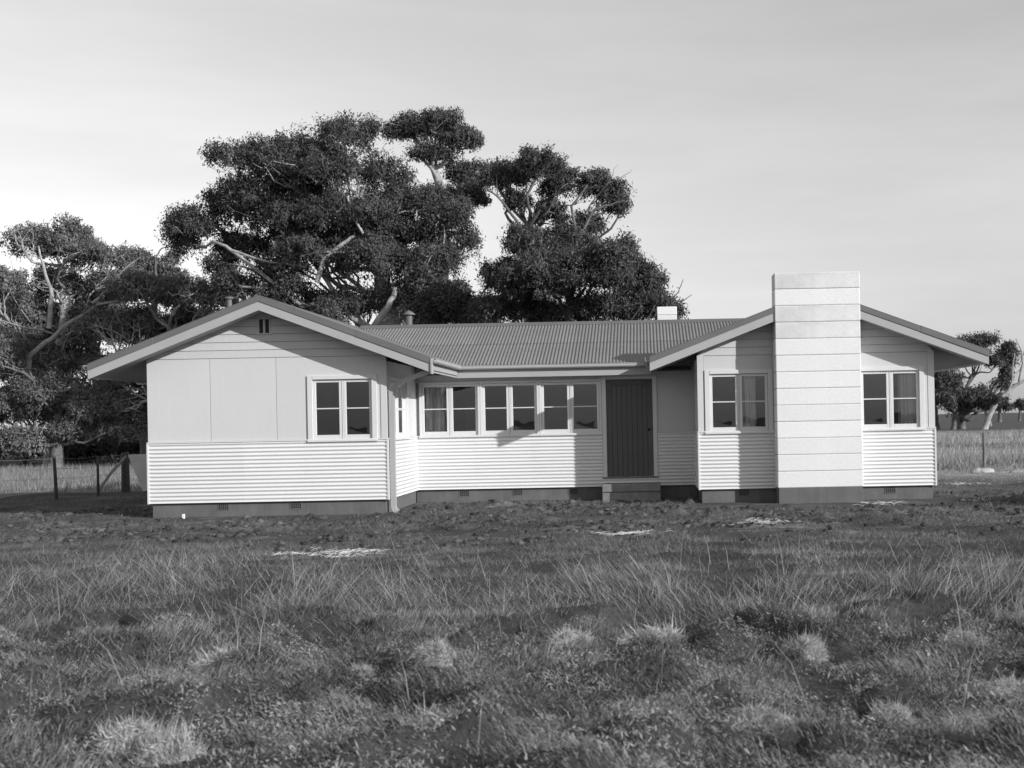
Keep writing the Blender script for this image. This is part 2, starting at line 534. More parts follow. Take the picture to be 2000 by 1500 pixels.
# structural walls
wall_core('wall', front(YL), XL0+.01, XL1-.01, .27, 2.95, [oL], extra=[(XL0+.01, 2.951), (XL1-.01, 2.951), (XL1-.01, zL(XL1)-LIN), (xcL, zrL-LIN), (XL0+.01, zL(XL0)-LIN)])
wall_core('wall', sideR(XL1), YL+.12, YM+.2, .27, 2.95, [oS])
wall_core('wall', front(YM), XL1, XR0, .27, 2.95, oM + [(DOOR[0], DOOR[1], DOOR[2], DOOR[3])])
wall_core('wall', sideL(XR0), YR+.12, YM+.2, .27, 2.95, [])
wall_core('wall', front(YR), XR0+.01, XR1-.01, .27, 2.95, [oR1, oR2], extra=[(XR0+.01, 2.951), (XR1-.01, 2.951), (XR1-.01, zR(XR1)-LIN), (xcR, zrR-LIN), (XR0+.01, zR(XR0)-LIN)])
mb = MB(); mb.box(XL0+.02, XL0+.10, YL+.12, YB, .27, 2.95); mb.obj('wall', M['panel'], house)
mb = MB(); mb.box(XR1-.10, XR1-.02, YR+.12, YB, .27, 2.95); mb.obj('wall', M['panel'], house)
mb = MB(); mb.box(XL0+.02, XR1-.02, YB, YB+.1, .0, 2.95); mb.obj('wall', M['panel'], house)
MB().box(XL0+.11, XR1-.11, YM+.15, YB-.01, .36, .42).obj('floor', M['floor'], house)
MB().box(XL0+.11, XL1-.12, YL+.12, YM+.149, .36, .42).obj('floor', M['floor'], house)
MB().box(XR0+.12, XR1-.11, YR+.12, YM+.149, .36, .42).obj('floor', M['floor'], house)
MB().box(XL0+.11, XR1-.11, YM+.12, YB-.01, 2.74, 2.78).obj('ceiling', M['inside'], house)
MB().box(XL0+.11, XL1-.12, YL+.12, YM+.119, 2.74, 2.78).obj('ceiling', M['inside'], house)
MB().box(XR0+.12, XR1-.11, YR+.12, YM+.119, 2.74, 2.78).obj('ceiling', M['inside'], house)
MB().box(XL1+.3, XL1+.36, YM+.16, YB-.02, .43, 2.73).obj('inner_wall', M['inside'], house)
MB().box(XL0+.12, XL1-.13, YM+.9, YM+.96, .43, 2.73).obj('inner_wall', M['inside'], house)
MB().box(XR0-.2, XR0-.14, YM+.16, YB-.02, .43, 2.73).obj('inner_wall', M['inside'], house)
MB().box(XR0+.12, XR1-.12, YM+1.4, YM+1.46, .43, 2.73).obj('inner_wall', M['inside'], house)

# corrugated cladding
clad = MB(front(YL)).box(XL0-.02, XL1+.025, 0, .034, ZC-.002, ZC+.026).obj('cover_strip', M['trim'], house, bevel=.004)
corr_cladding(front(YL), XL0, XL1, ZP, ZC-.004, [-7.82, -6.62], clad)
MB(front(YL)).box(XL0-.024, XL0+.012, .0, .030, ZP-.01, ZC-.004).obj('corner_stop', M['trim'], clad, bevel=.003)
MB(front(YL)).box(XL1-.012, XL1+.030, .0, .030, ZP-.01, ZC-.004).obj('corner_stop', M['trim'], clad, bevel=.003)
clad = MB(sideR(XL1)).box(YL+.02, YM-.03, 0.001, .033, ZC-.002, ZC+.024).obj('cover_strip', M['trim'], house, bevel=.004)
corr_cladding(sideR(XL1), YL+.01, YM-.002, ZP, ZC-.004, [24.3], clad)
clad = MB(front(YM)).box(XL1+.035, DOOR[0]-.1, 0.001, .033, ZC-.004, ZC+.020).obj('cover_strip', M['trim'], house, bevel=.004)
corr_cladding(front(YM), XL1+.002, XR0-.002, ZP, ZC-.006, [-3.75, -2.51, DOOR[0]-.10, DOOR[1]+.10], clad, cut=(DOOR[0]-.11, DOOR[1]+.11, DOOR[2]-.02))
MB(front(YM)).box(DOOR[1]+.1, XR0-.01, 0.001, .033, ZC-.004, ZC+.020).obj('cover_strip', M['trim'], clad, bevel=.004)
clad = MB(sideL(XR0)).box(YR+.02, YM-.03, 0.001, .033, ZC-.002, ZC+.024).obj('cover_strip', M['trim'], house, bevel=.004)
corr_cladding(sideL(XR0), YR+.01, YM-.002, ZP, ZC-.004, [], clad)
clad = MB(front(YR)).box(XR0-.03, XR1+.025, 0, .034, ZC-.006, ZC+.022).obj('cover_strip', M['trim'], house, bevel=.004)
corr_cladding(front(YR), XR0, XR1, ZP, ZC-.008, [2.9, 4.2], clad)
MB(front(YR)).box(XR0-.026, XR0+.010, .0, .030, ZP-.012, ZC-.008).obj('corner_stop', M['trim'], clad, bevel=.003)
MB(front(YR)).box(XR1-.012, XR1+.026, .0, .030, ZP-.012, ZC-.008).obj('corner_stop', M['trim'], clad, bevel=.003)

# flat sheets above, with open joints
def sheet(fm, poly, name='wall_panel', w=.0):
    return MB(fm).prism(poly, -.012+w, 0.0+w).obj(name, M['panel'], house, bevel=.002)
def rect(a, b_, c, d): return [(a, c), (b_, c), (b_, d), (a, d)]
g = .0045
F = front(YL); zt = 3.055
sheet(F, rect(XL0, -8.43-g, ZC+.027, zt-g)); sheet(F, rect(-8.43+g, -7.15-g, ZC+.027, zt-g))
sheet(F, rect(-7.15+g, WL[0]+.03, ZC+.027, zt-g)); sheet(F, rect(WL[1]-.03, XL1, ZC+.027, zt-g))
sheet(F, rect(WL[0]+.031, WL[1]-.031, WL[3]-.03, zt-g))
z = zt; hp = .153
def gx_at(zz, xc, zr, k): return (zr - LIN + .005 - zz)/k
while True:
    z1_ = z + hp
    a0 = min(gx_at(z, xcL, zrL, kL), 2.36); a1 = min(gx_at(z1_, xcL, zrL, kL), 2.36)
    if a0 <= .05: break
    if a1 < .02:
        poly = [(xcL-a0, z+g), (xcL+a0, z+g), (xcL, z+g+kL*a0)]
    else:
        poly = [(max(XL0, xcL-a0), z+g), (min(XL1, xcL+a0), z+g), (min(XL1, xcL+a1), z1_-g), (max(XL0, xcL-a1), z1_-g)]
    sheet(F, poly, 'gable_board', .003)
    z = z1_
MB(F).box(XL1-.11, XL1+.012, .001, .014, ZC+.028, 2.98).obj('corner_board', M['panel'], house, bevel=.003)
S = sideR(XL1)
sheet(S, rect(YL+.005, WS[0]+.03, ZC+.027, 2.95)); sheet(S, rect(WS[1]-.03, YM-.005, ZC+.027, 2.95))
sheet(S, rect(WS[0]+.031, WS[1]-.031, WS[3]-.03, 2.95))
F = front(YM)
sheet(F, rect(XL1+.002, DOOR[0]-.09, WMz[1]-.02, 2.93))
sheet(F, rect(DOOR[1]+.09, XR0-.002, ZC+.021, 2.93)); sheet(F, rect(DOOR[0]-.089, DOOR[1]+.089, DOOR[3]+.06, 2.93))
S = sideL(XR0)
sheet(S, rect(YR+.005, YM-.005, ZC+.027, 2.95))
F = front(YR); zt = 2.985
sheet(F, rect(XR0+.125, WR1[0]+.03, ZC+.023, zt-g)) if WR1[0]+.03 > XR0+.14 else None
sheet(F, rect(WR1[0]+.031, WR1[1]-.031, WR1[3]-.03, zt-g)); sheet(F, rect(WR1[1]-.03, 2.95, ZC+.023, zt-g))
sheet(F, rect(3.95, WR2[0]+.03, ZC+.023, zt-g)); sheet(F, rect(WR2[0]+.031, WR2[1]-.031, WR2[3]-.03, zt-g))
sheet(F, rect(WR2[1]-.03, XR1-.125, ZC+.023, zt-g))
MB(F).box(XR0-.012, XR0+.12, -.012, .008, ZC+.023, 3.0).obj('corner_board', M['panel'], house, bevel=.003)
MB(F).box(XR1-.12, XR1+.012, -.012, .008, ZC+.023, 3.0).obj('corner_board', M['panel'], house, bevel=.003)
z = zt
while True:
    z1_ = z + .16
    a0 = min(gx_at(z, xcR, zrR, kR), 2.40); a1 = min(gx_at(z1_, xcR, zrR, kR), 2.40)
    if a0 <= .05: break
    if a1 < .02: poly = [(xcR-a0, z+g), (xcR+a0, z+g), (xcR, z+g+kR*a0)]
    else: poly = [(xcR-a0, z+g), (xcR+a0, z+g), (xcR+a1, z1_-g), (xcR-a1, z1_-g)]
    sheet(F, poly, 'gable_board', .003)
    z = z1_

# gable vent of the left wing
F = front(YL)
gv_ = MB(F)
gv_.box(-7.475, -7.45, .004, .022, 3.53, 3.80); gv_.box(-7.375, -7.335, .004, .022, 3.53, 3.80); gv_.box(-7.26, -7.235, .004, .022, 3.53, 3.80)
gv_.box(-7.475, -7.235, .004, .022, 3.801, 3.83)
gvo = gv_.obj('gable_vent', M['panel'], house, bevel=.003)
MB(F).box(-7.51, -7.20, .004, .04, 3.505, 3.529).obj('vent_sill', M['panel'], gvo, bevel=.003)
MB(F).box(-7.449, -7.376, .004, .008, 3.53, 3.80).obj('vent_slot', M['dark'], gvo)
MB(F).box(-7.334, -7.261, .004, .008, 3.53, 3.80).obj('vent_slot', M['dark'], gvo)

# plinth and its ventilators
pl_in = .045
def plinth(fm, u0, u1): return MB(fm).box(u0, u1, -.16, -pl_in, -.3, ZP+.002).obj('plinth', M['plinth'], house, bevel=.006)
pL = plinth(front(YL), XL0+.045, XL1-.045)
plinth(sideR(XL1), YL+.16, YM+.02)
pM = plinth(front(YM), XL1-.04, XR0+.04)
plinth(sideL(XR0), YR+.16, YM+.02)
pR = plinth(front(YR), XR0+.045, XR1-.045)
mb = MB(); mb.box(XL0+.05, XL0+.15, YL+.17, YB, -.3, ZP); mb.obj('plinth', M['plinth'], house)
mb = MB(); mb.box(XR1-.15, XR1-.05, YR+.17, YB, -.3, ZP); mb.obj('plinth', M['plinth'], house)
def air_vent(fm, uc, zc, parent):
    mb = MB(fm); w, h = .115, .075; f0 = -pl_in
    mb.box(uc-w, uc-w+.018, f0, f0+.010, zc-h, zc+h); mb.box(uc+w-.018, uc+w, f0, f0+.010, zc-h, zc+h)
    mb.box(uc-w+.018, uc+w-.018, f0, f0+.010, zc-h, zc-h+.018); mb.box(uc-w+.018, uc+w-.018, f0, f0+.010, zc+h-.018, zc+h)
    for k in range(1, 5):
        u = uc-w+.018+(2*w-.036)*k/5; mb.box(u-.004, u+.004, f0, f0+.008, zc-h+.018, zc+h-.018)
    for k in range(1, 4):
        zz = zc-h+.018+(2*h-.036)*k/4; mb.box(uc-w+.018, uc+w-.018, f0, f0+.007, zz-.0035, zz+.0035)
    o = mb.obj('air_vent', M['plinth'], parent)
    MB(fm).box(uc-w+.018, uc+w-.018, f0+.0005, f0+.002, zc-h+.018, zc+h-.018).obj('vent_shade_plate', M['tin'], parent)  # black plate painted in for the shade inside the vent holes
for px in (-8.23, -6.82): air_vent(front(YL), px, .185, pL)
for px in (-4.01, -2.84, -1.62): air_vent(front(YM), px, .175, pM)
for px in (1.97, 4.95): air_vent(front(YR), px, .185, pR)

# ---------------------------------------------------------------- roof
def roof_sheets(parent, us, col_v, zf, mp, rows, overlap=.12):
    """us: sheet edges along u; col_v(u) -> (v_low, v_high) clip; zf(v) height; rows: v breaks; mp(u,v,z) -> world"""
    for a, b_ in zip(us[:-1], us[1:]):
        n = max(4, int(round((b_-a)/PITCH*8)))
        uu = np.linspace(a, b_+.03, n+1)
        for r in range(len(rows)-1):
            lift = .007*r
            v = []; f = []
            ok = False
            for i, u in enumerate(uu):
                lo, hi = col_v(u)
                v0 = max(lo, rows[r]-(overlap if r else 0)); v1 = min(hi, rows[r+1])
                if v1 > v0 + .02: ok = True
                v1 = max(v1, v0)
                dz = AMP*cos(2*pi*u/PITCH) + lift
                v += [mp(u, v0, zf(v0)+dz), mp(u, v1, zf(v1)+dz)]
                if i: f.append((2*i-2, 2*i, 2*i+1, 2*i-1))
            if ok: mesh_obj('corrugated_sheet', v, f, M['roof'], parent, smooth=True)

def ridge_cap_y(xc, zr, k, y0, y1):
    mb = MB(lambda u, w, z: (u, w, z))
    mb.prism([(xc-.17, zr-.17*k+.014), (xc, zr+.022), (xc+.17, zr-.17*k+.014), (xc+.17, zr-.17*k+.006), (xc, zr+.010), (xc-.17, zr-.17*k+.006)], y0, y1)
    return mb.obj('roof', M['flash'], house)
rl = ridge_cap_y(xcL, zrL, kL, 22.34, 30.6)
rr = ridge_cap_y(xcR, zrR, kR, 23.955, 30.6)
mb = MB(lambda u, w, z: (w, u, z))
mb.prism([(yrM-.19, zrM-.19*kM+.020), (yrM-.02, zrM+.03), (yrM+.02, zrM+.03), (yrM+.19, zrM-.19*kM+.02), (yrM+.19, zrM-.19*kM+.010), (yrM, zrM+.014), (yrM-.19, zrM-.19*kM+.010)], xcL+.47, xcR-.5)
rm = mb.obj('roof', M['flash'], house)
# middle roof, front slope
exL, exR = xcL+hwL, xcR-hwR              # side eaves facing the courtyard
def mid_v(x):
    lo = yeM
    if x < exL: lo = yeM + (exL-x)*kL/kM
    if x > exR: lo = yeM + (x-exR)*kR/kM
    return lo, yrM
roof_sheets(rm, list(np.arange(-6.95, 3.1, .762)) + [3.1], mid_v, lambda v: zeM+kM*(v-yeM), lambda u, v, z: (u, v, z), [yeM-.03, 26.95, yrM])
roof_sheets(rm, list(np.arange(-6.95, 3.1, 1.524)) + [3.1], lambda x: (yrM, 31.2), lambda v: zrM-kM*(v-yrM), lambda u, v, z: (u, v, z), [yrM, 31.2])
# wings; v = distance from the ridge
def wingL_in(y): return (0, hwL if y < yeM else max(.0, hwL-(y-yeM)*kM/kL))
roof_sheets(rl, list(np.arange(22.36, 30.5, .762)), wingL_in, lambda v: zrL-kL*v, lambda u, v, z: (xcL+v, u, z), [0, hwL+.03])
roof_sheets(rl, list(np.arange(22.36, 30.5, .762)), lambda y: (0, hwL+.03), lambda v: zrL-kL*v, lambda u, v, z: (xcL-v, u, z), [0, hwL+.03])
def wingR_in(y): return (0, hwR if y < yeM else max(.0, hwR-(y-yeM)*kM/kR))
roof_sheets(rr, list(np.arange(23.965, 30.5, .762)), wingR_in, lambda v: zrR-kR*v, lambda u, v, z: (xcR-v, u, z), [0, hwR+.03])
roof_sheets(rr, list(np.arange(23.965, 30.5, .762)), lambda y: (0, hwR+.03), lambda v: zrR-kR*v, lambda u, v, z: (xcR+v, u, z), [0, hwR+.03])

# barge boards: light board below, dark rolled capping above
YBL, YBR = 22.30, 23.455
def barge(yf, x_top, z_top, x_low, z_low, parent_name='barge_board', join=None):
    """one rake from upper to lower end; z = roof surface"""
    up = .010; cap = .112; brd = .168
    mb = MB(front(yf))
    mb.prism([(x_top, z_top+up-cap), (x_low, z_low+up-cap), (x_low, z_low+up-cap-brd), (x_top, z_top+up-cap-brd)], -.032, -.002)
    o = mb.obj('barge_board', M['barge'], house, bevel=.003)
    xs = [x_top, x_low] if join is None else [x_top, join, x_low]
    zz = lambda x: z_top + (z_low-z_top)*(x-x_top)/(x_low-x_top)
    for i, (a, b_) in enumerate(zip(xs[:-1], xs[1:])):
        s = .004 if i else 0
        if i: a = a - math.copysign(.05, x_low-x_top)
        mb = MB(front(yf))
        mb.prism([(a, zz(a)+up+s), (b_, zz(b_)+up+s), (b_, zz(b_)+up-cap-.002*i), (a, zz(a)+up-cap-.002*i)], -.012, .012+s)
        mb.prism([(a, zz(a)+up+.012+s), (b_, zz(b_)+up+.012+s), (b_, zz(b_)+up+.001+s), (a, zz(a)+up+.001+s)], -.20, .012+s)
        mb.obj('barge_cap', M['flash'], o, bevel=.003)
    return o
barge(YBL, xcL, zrL, xcL-hwL-.01, zL(xcL-hwL-.01), join=-9.36)
barge(YBL, xcL, zrL, xcL+hwL+.01, zL(xcL+hwL+.01), join=-5.42)
CX0, CX1, CY0 = 2.60, 4.30, 23.43
barge(YBR, CX0+.004, zR(CX0), xcR-hwR-.01, zR(xcR-hwR-.01), join=1.22)
barge(YBR, CX1-.004, zR(CX1), xcR+hwR+.01, zR(xcR+hwR+.01), join=5.55)

# eaves lining, sloping with the rafters
def lining(xc, half, zr, k, y0, y1, sgn, w_in=0.0):
    mb = MB()
    a = xc + sgn*w_in; b_ = xc + sgn*(half-.01)
    n = len(mb.v)
    for (x, v) in ((a, w_in), (b_, half-.01)):
        for y in (y0, y1):
            for dz in (-LIN, -LIN+.018): mb.v.append((x, y, zr-k*v+dz))
    mb.f += [(0, 2, 6, 4), (1, 5, 7, 3), (0, 1, 3, 2), (4, 6, 7, 5), (0, 4, 5, 1), (2, 3, 7, 6)]
    return mb.obj('eaves_lining', M['soffit'], house)
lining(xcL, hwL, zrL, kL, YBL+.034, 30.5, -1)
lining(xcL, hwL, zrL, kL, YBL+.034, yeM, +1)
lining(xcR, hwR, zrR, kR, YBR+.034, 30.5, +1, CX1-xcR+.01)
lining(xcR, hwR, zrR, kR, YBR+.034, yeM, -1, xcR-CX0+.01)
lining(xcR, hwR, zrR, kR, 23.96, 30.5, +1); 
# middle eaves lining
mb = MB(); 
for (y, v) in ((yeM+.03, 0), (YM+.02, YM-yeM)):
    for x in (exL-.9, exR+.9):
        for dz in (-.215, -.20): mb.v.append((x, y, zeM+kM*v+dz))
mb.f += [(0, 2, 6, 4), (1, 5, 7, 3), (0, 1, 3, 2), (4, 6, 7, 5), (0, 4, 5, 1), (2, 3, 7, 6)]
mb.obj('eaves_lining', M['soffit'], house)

# fascias and gutters
MB().box(exL-.01, exR+.02, yeM+.005, yeM+.030, 2.685, 2.90).obj('fascia', M['barge'], house, bevel=.003)
MB().box(exL-.035, exL-.01, YBL+.036, yeM+.028, 2.69, 2.90).obj('fascia', M['barge'], house, bevel=.003)
MB().box(exR+.015, exR+.04, YBR+.036, yeM+.028, 2.69, 2.90).obj('fascia', M['barge'], house, bevel=.003)
MB().box(xcL-hwL+.01, xcL-hwL+.035, YBL+.036, 30.5, 2.69, 2.90).obj('fascia', M['barge'], house, bevel=.003)
MB().box(xcR+hwR-.035, xcR+hwR-.01, YBR+.036, 30.5, 2.69, 2.90).obj('fascia', M['barge'], house, bevel=.003)
GP = [(0, 2.868), (.085, 2.858), (.112, 2.885), (.112, 2.935), (.122, 2.940), (.122, 2.950), (.102, 2.950), (.104, 2.893), (.080, 2.870), (.006, 2.878), (.006, 2.945), (0, 2.945)]
def gutter(fm, a, b_, parent=house):
    mb = MB(lambda u, w, z: fm(w, u, z)); mb.prism(GP, a, b_)
    return mb.obj('gutter', M['gutter'], parent)
gutter(lambda u, w, z: (u, yeM+.004-w, z), exL+.0, -2.36)
gutter(lambda u, w, z: (u, yeM+.003-w, z-.001), -2.40, exR-.10)
gutter(lambda u, w, z: (exL-.009+w, u, z), YBL-.02, yeM-.12)
gutter(lambda u, w, z: (exR+.014-w, u, z), YBR+.03, yeM-.12)
gutter(lambda u, w, z: (xcL-hwL+.009-w, u, z), YBL+.04, 30.5)
gutter(lambda u, w, z: (xcR+hwR-.009+w, u, z), YBR+.04, 30.5)
# boxed gutter end and down-pipe at the left wing's corner
MB().box(exL-.012, exL+.028, YBL-.03, YBL+.10, 2.655, 2.955).obj('gutter_end', M['gutter'], house, bevel=.004)
def rect_sweep(pts, half_x, half_y):
    v = []; f = []
    for i, (p, up) in enumerate(pts):
        for (sx, sy) in ((-1, -1), (1, -1), (1, 1), (-1, 1)):
            q = Vector(p) + Vector(up)*half_x*sx + Vector((0, 1, 0))*half_y*sy
            v.append(tuple(q))
        if i:
            n = 4*i
            for k in range(4): f.append((n-4+k, n-4+(k+1) % 4, n+(k+1) % 4, n+k))
    f.append((0, 1, 2, 3)); n = len(v); f.append((n-1, n-2, n-3, n-4))
    return v, f
dx = XL1 + .085
U1 = (1, 0, 0)
v, f = rect_sweep([((exL-.05, YBL+.22, 2.735), (.1, 0, 1)), ((exL-.28, YBL+.30, 2.66), (.25, 0, 1)), ((exL-.60, YBL+.42, 2.56), (.3, 0, 1)),
                   ((dx+.04, YL+.075, 2.455), (.4, 0, 1)), ((dx-.005, YL+.08, 2.40), (1, 0, .35)), ((dx, YL+.08, 2.33), U1), ((dx, YL+.08, .12), U1),
                   ((dx+.02, YL+.075, .06), (1, 0, .3)), ((dx+.085, YL+.06, .01), (.7, 0, .8))], .052, .036)
mesh_obj('downpipe', v, f, M['gutter'], house, bevel=.006)

# ---------------------------------------------------------------- block chimney
ch = MB().box(CX0+.03, CX1-.03, CY0+.03, YR-.036, ZP, 4.55).obj('chimney', M['chim'], house)
MB().box(CX0+.01, CX1-.01, CY0+.01, YR-.046, -.3, .292).obj('plinth', M['plinth'], ch, bevel=.008)
nc = 13; z0c, z1c = .297, 4.585; hc = (z1c-z0c)/nc
for k in range(nc):
    j = random.uniform(-.004, .004)
    zb = z0c + k*hc
    mb = MB().box(CX0+j, CX1+random.uniform(-.004, .004), CY0+random.uniform(-.004, .003), YR-.02+(.0 if zb < 3.6 else .0), zb+.002, zb+hc-.002)
    o = mb.obj('block_course', M['chim_stained'] if k in (12, 10, 9) else M['chim'], ch, bevel=.016, segs=2)
# small chimney at the back
bc = MB().box(.33, .82, 29.6, 30.1, 3.2, 4.33).obj('chimney', M['chim'], house, bevel=.01, label='plain low white chimney showing above the roof ridge')
MB().box(.325, .825, 29.595, 30.105, 4.333, 4.54).obj('block_course', M['chim'], bc, bevel=.012)

# ---------------------------------------------------------------- flues
def flue(x, y, z0, z1, r, cone):
    t = Tubes(); t.add([(x, y, z0), (x, y, (z0+z1)/2), (x, y, z1)], [r, r, r], 14)
    p = t.obj('flue', M['flue'], house)
    t = Tubes()
    if cone: t.add([(x, y, z1-.02), (x, y, z1+.0), (x, y, z1+.05), (x, y, z1+.10)], [r*1.9, r*1.95, r*1.1, .004], 14)
    else: t.add([(x, y, z1-.01), (x, y, z1), (x, y, z1+.045), (x, y, z1+.05)], [.01, r*1.6, r*1.6, .004], 14)
    t.obj('flue_cap', M['flue'], p)
flue(-8.80, 25.0, 3.5, 4.44, .055, False)
flue(-5.79, 29.0, 3.7, 4.42, .08, True)

# ---------------------------------------------------------------- door
F = front(YM)
d0, d1, dz0, dz1 = DOOR
fr = MB(F)
fr.box(d0-.095, d0-.005, -.02, .032, dz0-.03, dz1+.09); fr.box(d1+.005, d1+.095, -.02, .032, dz0-.03, dz1+.09)
fr.box(d0-.004, d1+.004, -.02, .026, dz1+.005, dz1+.09)
fr.obj('door_frame', M['trim'], house, bevel=.004)
MB(F).box(d0-.11, d1+.11, -.1, .05, dz0-.035, dz0-.005).obj('door_sill', M['post'], house, bevel=.004)
dr = MB(F)
dr.box(d0+.003, d0+.115, -.055, -.020, dz0, dz1-.003); dr.box(d1-.115, d1-.003, -.055, -.020, dz0, dz1-.003)
dr.box(d0+.1155, d1-.1155, -.055, -.020, dz1-.12, dz1-.003)
dr.box(d0+.1155, d1-.1155, -.055, -.045, dz0, dz1-.1205)
door = dr.obj('door', M['door'], house, bevel=.004)
nb = 7; bw = (d1-d0-.231)/nb
for k in range(nb):
    a = d0+.1155+k*bw
    MB(F).box(a+.002, a+bw-.002, -.0445, -.026, dz0+.002, dz1-.1215).obj('door_board', M['door'], door, bevel=.006)
t = Tubes(); hx, hz = d1-.09, 1.50
t.add([(hx, YM+.02, hz), (hx, YM-.02, hz), (hx, YM-.035, hz), (hx, YM-.055, hz), (hx, YM-.062, hz)], [.024, .012, .024, .026, .002], 10)
t.obj('door_knob', M['tin'], door)
t = Tubes(); t.add([(d1-.03, YM+.018, hz+.0), (d1-.03, YM+.012, hz), (d1-.03, YM+.010, hz)], [.014, .014, .001], 8); t.obj('lock', M['tin'], door)

# concrete doorstep: a thing of its own
st = MB()
st.box(-.97, .28, YM-.60, YM-.05, .175, .345)
step = st.obj('door_step', M['concrete'], None, bevel=.018, segs=2, label='rough concrete step below the dark front door', cat='step')
MB().box(-.97, .28, YM-.57, YM-.06, -.1, .174).obj('step_base', M['concrete'], step, bevel=.012)

# ---------------------------------------------------------------- curtains (hang inside: things of their own)
def curtain(u0, u1, yw, z0, z1, label, folds=5, amp=.03):
    n = folds*8; v = []; f = []
    for i in range(n+1):
        t_ = i/n; u = u0+(u1-u0)*t_
        w = amp*sin(t_*folds*2*pi+.6)+.4*amp*sin(t_*folds*5.1+2)
        for z_, s in ((z1, .7), ((z0+z1)/2, 1.0), (z0, 1.15)):
            v.append((u+.01*sin(3*t_*folds+z_), yw+.135+w*s, z_))
        if i:
            for k in range(2): f.append((3*i-3+k, 3*i+k, 3*i+k+1, 3*i-2+k))
    return mesh_obj('curtain', v, f, M['curtain'], None, label=label, cat='curtain', group='curtains behind the windows', smooth=True)
curtain(-4.88, -4.40, YM, 1.30, 2.62, 'curtain at the left of the long window row, by the corner', 5)
curtain(1.98, 2.26, YR, 1.30, 2.62, 'pale curtain in the window between front door and block chimney', 3)
curtain(5.16, 5.54, YR, 1.30, 2.62, 'striped-looking pale curtain in the window right of the chimney', 5)

# ------------------------------------------------------------------ trees
def wpos(px, py, Y):
    """measured from the photograph: picture position at a known distance -> X, Z"""
    dx_, dy_ = px-1262, py-818.7
    c, s = cos(.0195), sin(.0195)
    return (dx_*c-dy_*s)*Y/2300, 1.72-(dx_*s+dy_*c)*Y/2300

def leaf_cards(centres, radii, counts, size, droop, rng, sub_r, shell=.5, aspect=.4):
    """leaf sprays: rounded sub-clusters through each lobe, then single leaves round each sub-cluster"""
    P = []; T = []; O = []
    for c, r, n in zip(centres, radii, counts):
        ns = max(8, int(n/55))
        d = rng.normal(size=(ns, 3)); d /= np.linalg.norm(d, axis=1)[:, None]
        d[:, 2] = np.where(d[:, 2] < -.6, -d[:, 2]*.7, d[:, 2])
        rad = shell + (1-shell)*rng.random(ns)**.55
        rad *= 1+.15*np.clip(rng.normal(size=ns), -1.5, 2.0)
        sc = c + d*r*rad[:, None]
        k = rng.integers(0, ns, n)
        o = rng.normal(size=(n, 3)); o /= np.linalg.norm(o, axis=1)[:, None]
        off = o*(rng.random(n)**.45)[:, None]*(sub_r*(.35+.75*rng.random(ns)))[k][:, None]
        off[:, 2] = off[:, 2]*1.15-.12*sub_r
        P.append(sc[k]+off)
        nn = o*.7+d[k]*.6+np.array([0, 0, .25])
        O.append(nn)
        T.append((.65+.7*rng.random(ns))[k]*(.6+.8*rng.random(n)))
    P = np.concatenate(P); T = np.concatenate(T); O = np.concatenate(O); N = len(P)
    O += rng.normal(size=(N, 3))*.45
    d = rng.normal(size=(N, 3)); d[:, 2] -= droop; d /= np.linalg.norm(d, axis=1)[:, None]
    w = np.cross(d, O); w /= np.linalg.norm(w, axis=1)[:, None]+1e-6
    L = size*(.6+.8*rng.random(N))[:, None]; W = L*aspect*(.7+.6*rng.random(N))[:, None]
    v = np.stack([P-w*W*.5, P+w*W*.5, P+d*L], 1).reshape(-1, 3)
    return v, np.arange(N*3).reshape(-1, 3), np.repeat(T, 3)

def wiggle_path(a, b_, rng, n=8, amp=.12, sag=0.0):
    a = np.asarray(a, float); b_ = np.asarray(b_, float)
    L = np.linalg.norm(b_-a); t = np.linspace(0, 1, n)
    p = a+(b_-a)*t[:, None]
    k1 = rng.normal(size=3)*amp*L; k2 = rng.normal(size=3)*amp*L*.5; k3 = rng.normal(size=3)*amp*L*.3
    p += np.sin(pi*t)[:, None]*k1 + np.sin(2*pi*t)[:, None]*k2 + np.sin(3.6*pi*t)[:, None]*k3*np.sin(pi*t)[:, None]
    p[:, 2] += sag*L*np.sin(pi*t)
    return p

